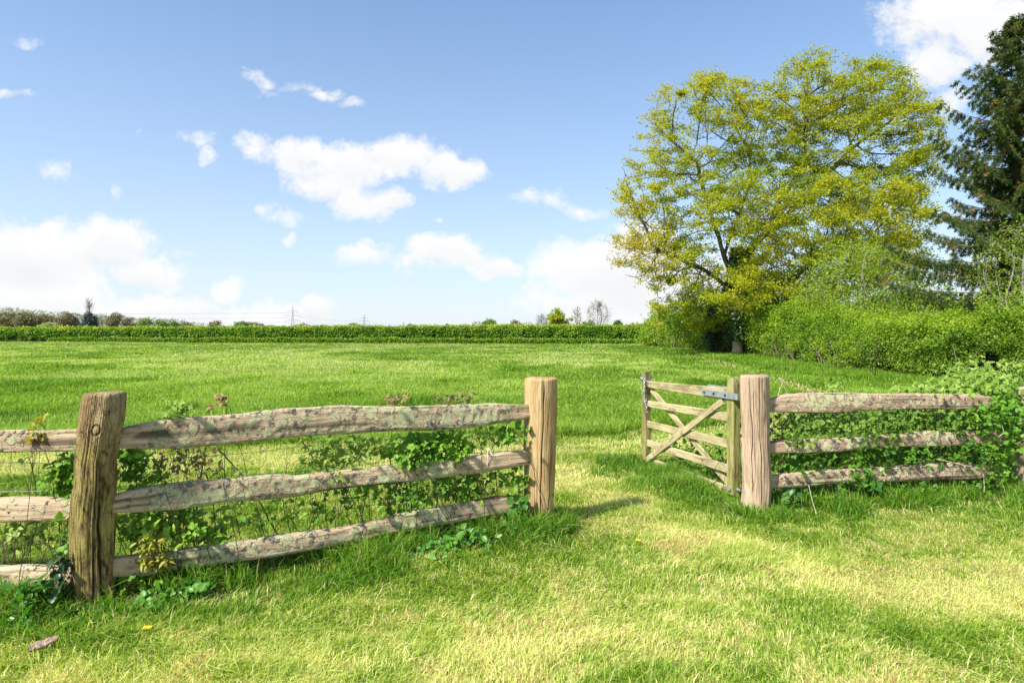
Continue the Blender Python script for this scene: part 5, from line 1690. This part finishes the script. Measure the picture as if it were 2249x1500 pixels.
def plant(name, label, cat, group, A, B, clumps, mats, leaf, stems=8, kind='ovate', trif=True, stem_r=.0026, v0=.45, aspect=.72, stem_mat=None, nb=(-.35, -.55, .75)):
    """clumps: (col, row, half width, half height, leaves, offset behind the fence, depth)"""
    t = empty(name, (0, 0, 0)); tag(t, label, cat, group)
    g = Geo(); allP = []
    for (cx, cy, rx, ry, n, off, dep) in clumps:
        C = clump_points(A, B, cx, cy, rx, ry, max(3, int(n * (.5 if trif else 1.2))), off, dep)
        allP.append(C)
        k = max(2, int(stems * n / 480))
        ends = C[rng.integers(0, len(C), k)]
        for e in ends:
            b0 = np.array([e[0] + rng.normal(0, .18), e[1] + rng.normal(0, .05) + .02, -.02])
            h = e[2]
            mid = b0 * .45 + e * .55 + np.array([rng.normal(0, .07), rng.normal(0, .03), .14 * h + rng.uniform(0, .08)])
            P = [b0 * (1 - q) ** 2 + 2 * mid * q * (1 - q) + e * q * q for q in np.linspace(0, 1, 12)]
            P = [p + rng.normal(0, .004, 3) for p in P]
            g.tube(P, np.linspace(stem_r, stem_r * .45, 12), 4, cap=False)
            # twigs
            for _ in range(3):
                i = rng.integers(5, 12); tgt = C[rng.integers(0, len(C))]
                if np.linalg.norm(tgt - P[i]) < .28:
                    md = (P[i] + tgt) / 2 + rng.normal(0, .015, 3)
                    g.tube([P[i], md, tgt], [stem_r * .6, stem_r * .5, stem_r * .35], 3, cap=False)
    C = np.concatenate(allP)
    g.build('stems', stem_mat or M_TWIG_DARK, t)
    n = len(C)
    N0 = unit(rng.normal(0, .55, (n, 3)) + np.array(nb))
    D0 = rng.normal(0, 1, (n, 3)) + np.array([0, -.3, -.25])
    D0 = unit(D0 - N0 * (D0 * N0).sum(-1, keepdims=True)); B0 = np.cross(N0, D0)
    vv = v0 + .7 * (fbm(C[:, 0] * 6, C[:, 1] * 6, C[:, 2] * 6, seed=66, oct=2) - .5) + rng.normal(0, .10, n)
    if trif:
        P = np.concatenate([C, C, C]); Nn = np.concatenate([N0 + rng.normal(0, .2, (n, 3)) for _ in range(3)])
        D = np.concatenate([D0, D0 * .35 + B0 * .95, D0 * .35 - B0 * .95])
        S = leaf * rng.uniform(.6, 1.3, n); S = np.concatenate([S, S * .82, S * .82])
        vv = np.concatenate([vv] * 3) + rng.normal(0, .05, 3 * n)
    else:
        P, Nn, D, S = C, N0, D0, leaf * rng.uniform(.6, 1.35, n)
    o = leaf_mesh('leaves', P, Nn, D, S, vv, mats, t, kind, aspect)
    o.data.polygons.foreach_set('use_smooth', np.ones(len(o.data.polygons), bool))
    return t


def brambles():
    L0 = ((-9.0, 3.22), POST_L); L1 = (POST_L, POST_M); RR = (POST_R, POST_F)
    b = .10
    gl = 'brambles tangled in the fences'
    plant('bramble', 'bushy dark bramble hugging the left side of the mossy post', 'bramble', gl, *L0, [(128, 1045, 45, 52, 330, b, .05), (95, 1070, 30, 35, 60, b, .05), (150, 1150, 14, 60, 60, .02, .04)], M_BRAMBLE, .040)
    plant('bramble', 'straggling pale stemmed bramble behind the rails at the left edge', 'bramble', gl, *L0, [(30, 1180, 60, 40, 110, b, .08), (60, 1040, 55, 40, 14, b, .08), (110, 1200, 50, 40, 60, b, .06), (-120, 1150, 100, 70, 240, b, .1)], M_BRAMBLE_DRY, .034, 60, stem_mat=M_TWIG)
    plant('bramble', 'small bronze tipped bramble shoot above the top rail at the left edge', 'bramble', gl, *L0, [(88, 922, 22, 12, 15, .02, .03), (92, 955, 22, 14, 24, -.04, .02)], M_SPRIG, .032, 30)
    plant('bramble', 'leafy bramble just right of the mossy post under the top rail', 'bramble', gl, *L1, [(285, 1022, 34, 42, 170, b, .05), (325, 1065, 45, 38, 110, b, .06), (300, 1050, 30, 60, 60, b, .05)], M_BRAMBLE, .036)
    plant('bramble', 'dry brownish bramble sprays between upper rails', 'bramble', gl, *L1, [(400, 1012, 72, 30, 150, b, .07), (470, 1035, 60, 22, 60, b, .07)], M_BRONZE, .028, 30)
    plant('bramble', 'wide low mass of fresh bramble between the lower rails', 'bramble', gl, *L1, [(310, 1165, 55, 45, 330, b, .08), (390, 1160, 60, 42, 320, b, .08), (460, 1175, 60, 30, 170, b, .08), (540, 1140, 55, 30, 60, b, .08), (300, 1270, 60, 20, 90, .0, .06), (430, 1255, 90, 18, 150, .0, .06)], M_BRAMBLE, .034, 9, v0=.62)
    plant('bramble', 'sparse bramble shoot poking over the top rail right of the mossy post', 'bramble', gl, *L1, [(395, 893, 42, 15, 54, .04, .03), (380, 912, 25, 10, 20, .02, .03)], M_BRAMBLE_DRY, .034, 26)
    plant('bramble', 'dark withered bramble tip above the top rail, second shoot along', 'bramble', gl, *L1, [(488, 880, 16, 14, 24, .04, .02), (465, 895, 14, 8, 8, .04, .02)], M_BRONZE, .030, 40)
    plant('bramble', 'brown bramble tips over the middle of the top rail', 'bramble', gl, *L1, [(868, 882, 36, 13, 42, .04, .03)], M_BRONZE, .028, 30)
    plant('bramble', 'fine brown bramble sprays over the top rail near the golden post', 'bramble', gl, *L1, [(1002, 880, 42, 17, 80, .04, .03), (1035, 868, 14, 10, 14, .04, .02)], M_BRONZE, .026, 30)
    plant('bramble', 'thick glossy bramble clump sitting on the middle rail', 'bramble', gl, *L1, [(955, 985, 72, 34, 420, .05, .05), (900, 990, 55, 32, 260, .06, .05), (1000, 975, 45, 30, 170, .05, .04), (890, 1018, 22, 14, 30, -.04, .02), (1000, 1005, 20, 9, 18, -.04, .02)], M_BRAMBLE, .038, 8, v0=.5)
    plant('bramble', 'duller bramble sprawling left of the glossy clump', 'bramble', gl, *L1, [(780, 990, 75, 34, 330, b, .07), (720, 1020, 50, 22, 90, b, .06), (690, 1000, 30, 40, 50, b, .05), (745, 1050, 26, 14, 26, -.04, .02)], M_BRAMBLE_DRY, .030, 14, v0=.32)
    plant('bramble', 'bramble climbing the left face of the golden post', 'bramble', gl, *L1, [(1125, 945, 28, 30, 110, .03, .05), (1090, 960, 40, 30, 100, b, .06), (1140, 1075, 22, 50, 120, .0, .04)], M_BRAMBLE, .034, 10)
    plant('bramble', 'bramble thicket between the middle and bottom rails near the golden post', 'bramble', gl, *L1, [(960, 1080, 85, 30, 330, b, .08), (1060, 1060, 70, 38, 330, b, .07), (880, 1100, 50, 36, 140, b, .08), (800, 1090, 60, 36, 110, b, .08), (700, 1125, 70, 30, 90, b, .08), (620, 1130, 50, 30, 40, b, .08)], M_BRAMBLE, .032, 16, v0=.45)
    plant('bindweed', 'large heart shaped leaves clinging to the foot of the golden post', 'climber', None, *L1, [(1128, 1125, 16, 42, 26, -.07, .02), (1110, 1175, 20, 30, 14, -.05, .03)], M_DOCK, .075, 12, trif=False, v0=.35, aspect=.9, nb=(-.2, -1, .4))
    plant('yellow_sprig', 'yellow leafy sprig drooping over the bottom rail beside the mossy post', 'sprig', None, *L1, [(325, 1185, 22, 20, 50, -.05, .02), (345, 1225, 38, 16, 75, -.06, .02)], M_SPRIG, .036, 12, trif=False, aspect=.45)
    plant('ivy_plant', 'small dark ivy round the foot of the mossy post', 'ivy', None, *L0, [(170, 1260, 14, 60, 50, -.10, .03), (215, 1325, 45, 12, 70, -.14, .03), (150, 1225, 12, 40, 24, -.08, .03)], M_IVY, .034, 10, trif=False, v0=.3, aspect=.9)
    # herbs in front of the fence
    plant('green_alkanet', 'broad leaved herb at the bottom left corner', 'herb', 'broad leaved herbs along the fence foot', *L0, [(22, 1300, 42, 26, 34, -.16, .06), (-40, 1310, 60, 40, 34, -.14, .06), (30, 1340, 36, 16, 20, -.25, .05)], M_DOCK, .095, 8, trif=False, v0=.35, aspect=.6)
    plant('nettle', 'nettle like herb at the left of the mossy post foot', 'herb', 'broad leaved herbs along the fence foot', *L0, [(122, 1280, 30, 34, 70, -.16, .05), (135, 1320, 26, 26, 50, -.28, .05), (60, 1340, 40, 22, 50, -.40, .06)], M_DOCK, .055, 14, trif=False, v0=.45, aspect=.62)
    plant('white_dead_nettle', 'patch of round leaved herb in the grass right of the mossy post', 'herb', 'broad leaved herbs along the fence foot', *L1, [(360, 1285, 48, 24, 130, -.22, .06), (310, 1300, 30, 14, 60, -.26, .05), (430, 1262, 40, 16, 70, -.2, .05)], M_DOCK, .042, 10, trif=False, v0=.55, aspect=.75)
    plant('ground_elder', 'rosette of bright leaves under the bottom rail near the golden post', 'herb', 'broad leaved herbs along the fence foot', *L1, [(940, 1195, 44, 26, 150, -.22, .06), (880, 1210, 36, 24, 90, -.20, .06), (1010, 1172, 60, 24, 160, -.14, .06), (1080, 1160, 40, 24, 90, -.10, .06)], M_DOCK, .046, 8, trif=False, v0=.6, aspect=.72)
    # right hand fence
    g2 = gl
    plant('bramble', 'dense bramble filling the upper gap of the right hand fence', 'bramble', g2, *RR, [(1750, 945, 60, 34, 420, b, .10), (1850, 930, 80, 30, 560, b, .10), (1940, 935, 80, 32, 560, b, .10), (2040, 925, 70, 26, 520, b, .09), (2110, 925, 50, 30, 420, .06, .09), (1930, 965, 50, 26, 120, -.05, .03), (1740, 965, 40, 14, 60, -.04, .03)], M_BRAMBLE_DRY, .030, 6, v0=.12)
    plant('bramble', 'dark bramble filling the lower gap of the right hand fence', 'bramble', g2, *RR, [(1745, 1018, 50, 24, 200, b, .10), (1830, 1008, 60, 24, 330, b, .09), (1930, 1000, 80, 28, 560, b, .09), (2040, 998, 80, 28, 560, b, .09), (2130, 998, 60, 30, 420, .08, .09), (1885, 1045, 40, 26, 110, -.05, .03), (2150, 965, 50, 20, 90, -.05, .03)], M_BRAMBLE, .032, 6, v0=.24)
    plant('bramble', 'shadowy bramble below the bottom rail of the right hand fence', 'bramble', g2, *RR, [(1760, 1090, 60, 24, 200, b, .1), (1880, 1082, 80, 22, 300, .05, .1), (2000, 1076, 80, 22, 300, .05, .1), (2110, 1076, 70, 24, 300, .05, .1), (2190, 1060, 40, 30, 120, .02, .08)], M_BRAMBLE, .034, 6, v0=.22)
    plant('burdock', 'plant with a few large dark leaves right of the pinkish post', 'herb', 'broad leaved herbs along the fence foot', *RR, [(1745, 1035, 32, 16, 9, .05, .04), (1735, 1085, 26, 14, 7, -.02, .04), (1890, 1062, 22, 24, 7, -.08, .03)], M_DOCK, .085, 30, trif=False, v0=.15, aspect=.8)
    plant('bramble', 'great heap of bramble burying the right end of the fence', 'bramble', g2, *RR, [(2215, 890, 60, 42, 900, .12, .16), (2170, 905, 55, 40, 560, .03, .12), (2212, 940, 36, 34, 330, .06, .10), (2180, 985, 36, 34, 260, -.03, .07), (2300, 870, 60, 40, 420, .1, .2), (2300, 960, 60, 80, 500, .35, .12), (2212, 1000, 14, 44, 60, .0, .04), (2185, 1040, 28, 24, 110, -.04, .05)], M_BRAMBLE, .036, 5, v0=.38)
    plant('bramble', 'sun bleached bramble crest spilling over the top rail at the right end', 'bramble', g2, *RR, [(2200, 846, 60, 24, 480, .25, .16), (2130, 858, 60, 13, 260, .20, .12), (2050, 858, 60, 9, 170, .15, .08), (2235, 826, 40, 16, 260, .45, .18), (2300, 830, 60, 40, 400, .4, .2), (1990, 862, 30, 6, 36, .1, .05)], M_BRAMBLE_DRY, .032, 5, v0=.42)
    plant('bramble', 'tiny bramble tuft behind the top rail of the right hand fence', 'bramble', g2, *RR, [(1905, 855, 16, 9, 30, .4, .05), (1880, 858, 10, 5, 8, .3, .04)], M_BRAMBLE_DRY, .032, 10)
    plant('bramble', 'thin bramble climbing between the gate stile and the pinkish post', 'bramble', g2, (1.95, 5.28), (4.4, 5.7), [(1622, 955, 5, 60, 36, .0, .03), (1618, 930, 8, 20, 18, .0, .03)], M_BRAMBLE_DRY, .030, 20)
    plant('bramble', 'bramble growing through the bottom of the open gate', 'bramble', g2, (.5, 6.15), (2.5, 6.15), [(1545, 1000, 55, 24, 190, .0, .15), (1585, 960, 30, 26, 60, .0, .1), (1500, 985, 40, 18, 70, .1, .1)], M_BRAMBLE, .036, 12)


def dandelion(x, y, label, r=.018, h=.045):
    z0 = float(ground_z(np.array([x]), np.array([y]))[0])
    t = empty('dandelion', (x, y, z0)); tag(t, label, 'flower', 'dandelions in the grass')
    g = Geo(); g.tube([(0, 0, 0), (.003, .002, h * .5), (.004, 0, h)], .0016, 5); g.build('stalk', M_DOCK, t)
    n = 64
    a = rng.uniform(0, 2 * np.pi, n); lay = rng.random(n)
    D = np.stack([np.cos(a), np.sin(a), .15 + lay * .9], -1)
    P = np.stack([.004 + .002 * np.cos(a), .002 * np.sin(a), np.full(n, h)], -1)
    leaf_mesh('petals', P, unit(np.stack([-np.cos(a) * .3, -np.sin(a) * .3, np.ones(n)], -1)), D, np.full(n, r), rng.random(n), M_YELLOW, t, 'leaf4', .35)


def small_things():
    for (px, py, lab, r) in ((321, 1408, 'single yellow dandelion in the grass below the mossy post', .020), (1400, 1206, 'yellow dandelion in the worn grass of the gateway', .019)):
        x, y = G(px, py); dandelion(x, y, lab, r, .055)
    # pale flake of bark lying in the grass
    x, y = G(98, 1432)
    g = Geo(); nx, ny = 26, 12
    u, v = np.meshgrid(np.linspace(-1, 1, nx), np.linspace(-1, 1, ny), indexing='ij')
    X = u * .052; Yv = v * .022 * (1 - .55 * np.abs(u) ** 2) * (1 + .8 * (fbm(u * 3, v * 0, seed=3) - .5)); Z = .035 - .012 * v * v + (fbm(u * 5, v * 5, seed=6) - .5) * .024
    top = np.stack([X, Yv, Z], -1)
    bot = top - np.array([0, 0, .008])
    g.grid(np.concatenate([top, bot[:, ::-1]], 1), nx, ny * 2, True)
    o = g.build('bark_flake', bark_mat('weathered pink bark', (.38, .25, .19), (.62, .48, .40), (30, 60, 30)), None, True)
    o.location = (x, y, .02); o.rotation_euler = (.1, -.12, .6)
    tag(o, 'pinkish flake of old bark lying in the grass at lower left', 'bark')
    # long dead stalks leaning by the pinkish post, dead stems in front of right rails
    specs = [('pale dry stalk leaning behind the pinkish post', [at(1696, 905, 5.6), at(1712, 858, 5.62), at(1722, 833, 5.6)]), ('second pale dry stalk arching behind the pinkish post', [at(1700, 910, 5.7), at(1738, 880, 5.7), at(1712, 830, 5.7)]),
             ('wiry dead stem hanging before the bottom right rail', [at(2160, 1040, 5.15), at(2162, 1070, 5.12), at(2159, 1110, 5.1)]),
             ('bent dead stem across the middle right rail end', [at(2165, 915, 5.1), at(2200, 930, 5.1), at(2205, 950, 5.1), at(2192, 960, 5.1)]),
             ('long pale stem lying against the bottom right rail', [at(2060, 1008, 5.1), at(2120, 1022, 5.1), at(2165, 1031, 5.1)]),
             ('thin dead stem below the left part of the right fence', [at(1776, 1065, 4.8), at(1784, 1100, 4.78), at(1800, 1150, 4.72)])]
    canes = [('dark arching bramble cane crossing behind the middle rail, nearest the mossy post', [at(420, 1180, 3.75), at(440, 1060, 3.75), at(452, 980, 3.75)]),
             ('dark bramble cane sloping down right from the top rail', [at(478, 984, 3.72), at(510, 1020, 3.74), at(535, 1045, 3.76)]),
             ('forked looking dark cane between the middle and bottom rails', [at(570, 1100, 3.85), at(590, 1140, 3.86), at(610, 1175, 3.86)]),
             ('dark bramble cane hanging under the top rail left of the glossy clump', [at(655, 960, 3.98), at(680, 990, 3.98), at(692, 1022, 4.0)]),
             ('long pale cane running low behind the rails towards the golden post', [at(760, 1010, 4.1), at(720, 1075, 4.05), at(690, 1150, 4.0)]),
             ('thick upright cane in the bramble thicket below the middle rail', [at(898, 1030, 4.2), at(902, 1080, 4.2), at(905, 1120, 4.2)])]
    for lab, P in canes:
        P = np.array([list(p) for p in P]); q = np.linspace(0, 2, 12)
        PP = np.stack([np.interp(q, range(3), P[:, i]) for i in range(3)], -1); PP[1:-1] = (PP[:-2] + PP[1:-1] + PP[2:]) / 3 + rng.normal(0, .002, (10, 3))
        g = Geo(); g.tube(PP, np.linspace(.0052, .0032, 12), 6)
        o = g.build('bramble_cane', M_TWIG_DARK); tag(o, lab, 'bramble cane', 'woody canes behind the left fence')
    for lab, P in specs:
        P = np.array([list(p) for p in P])
        q = np.linspace(0, len(P) - 1, 14); PP = np.stack([np.interp(q, range(len(P)), P[:, i]) for i in range(3)], -1)
        PP[1:-1] = (PP[:-2] + PP[1:-1] + PP[2:]) / 3
        g = Geo(); g.tube(PP, .0022, 4)
        o = g.build('dry_stem', M_STRAW); tag(o, lab, 'dry stem', 'dead stems by the right hand fence')


M_STRAW = plain('dry straw stem', (.62, .55, .40), .8)

lawn()
meadow()
daisies()
verge()
ditch_grass()
big_oak()
spruce()
undergrowth()
shed()
horizon()
pylons()
brambles()
small_things()
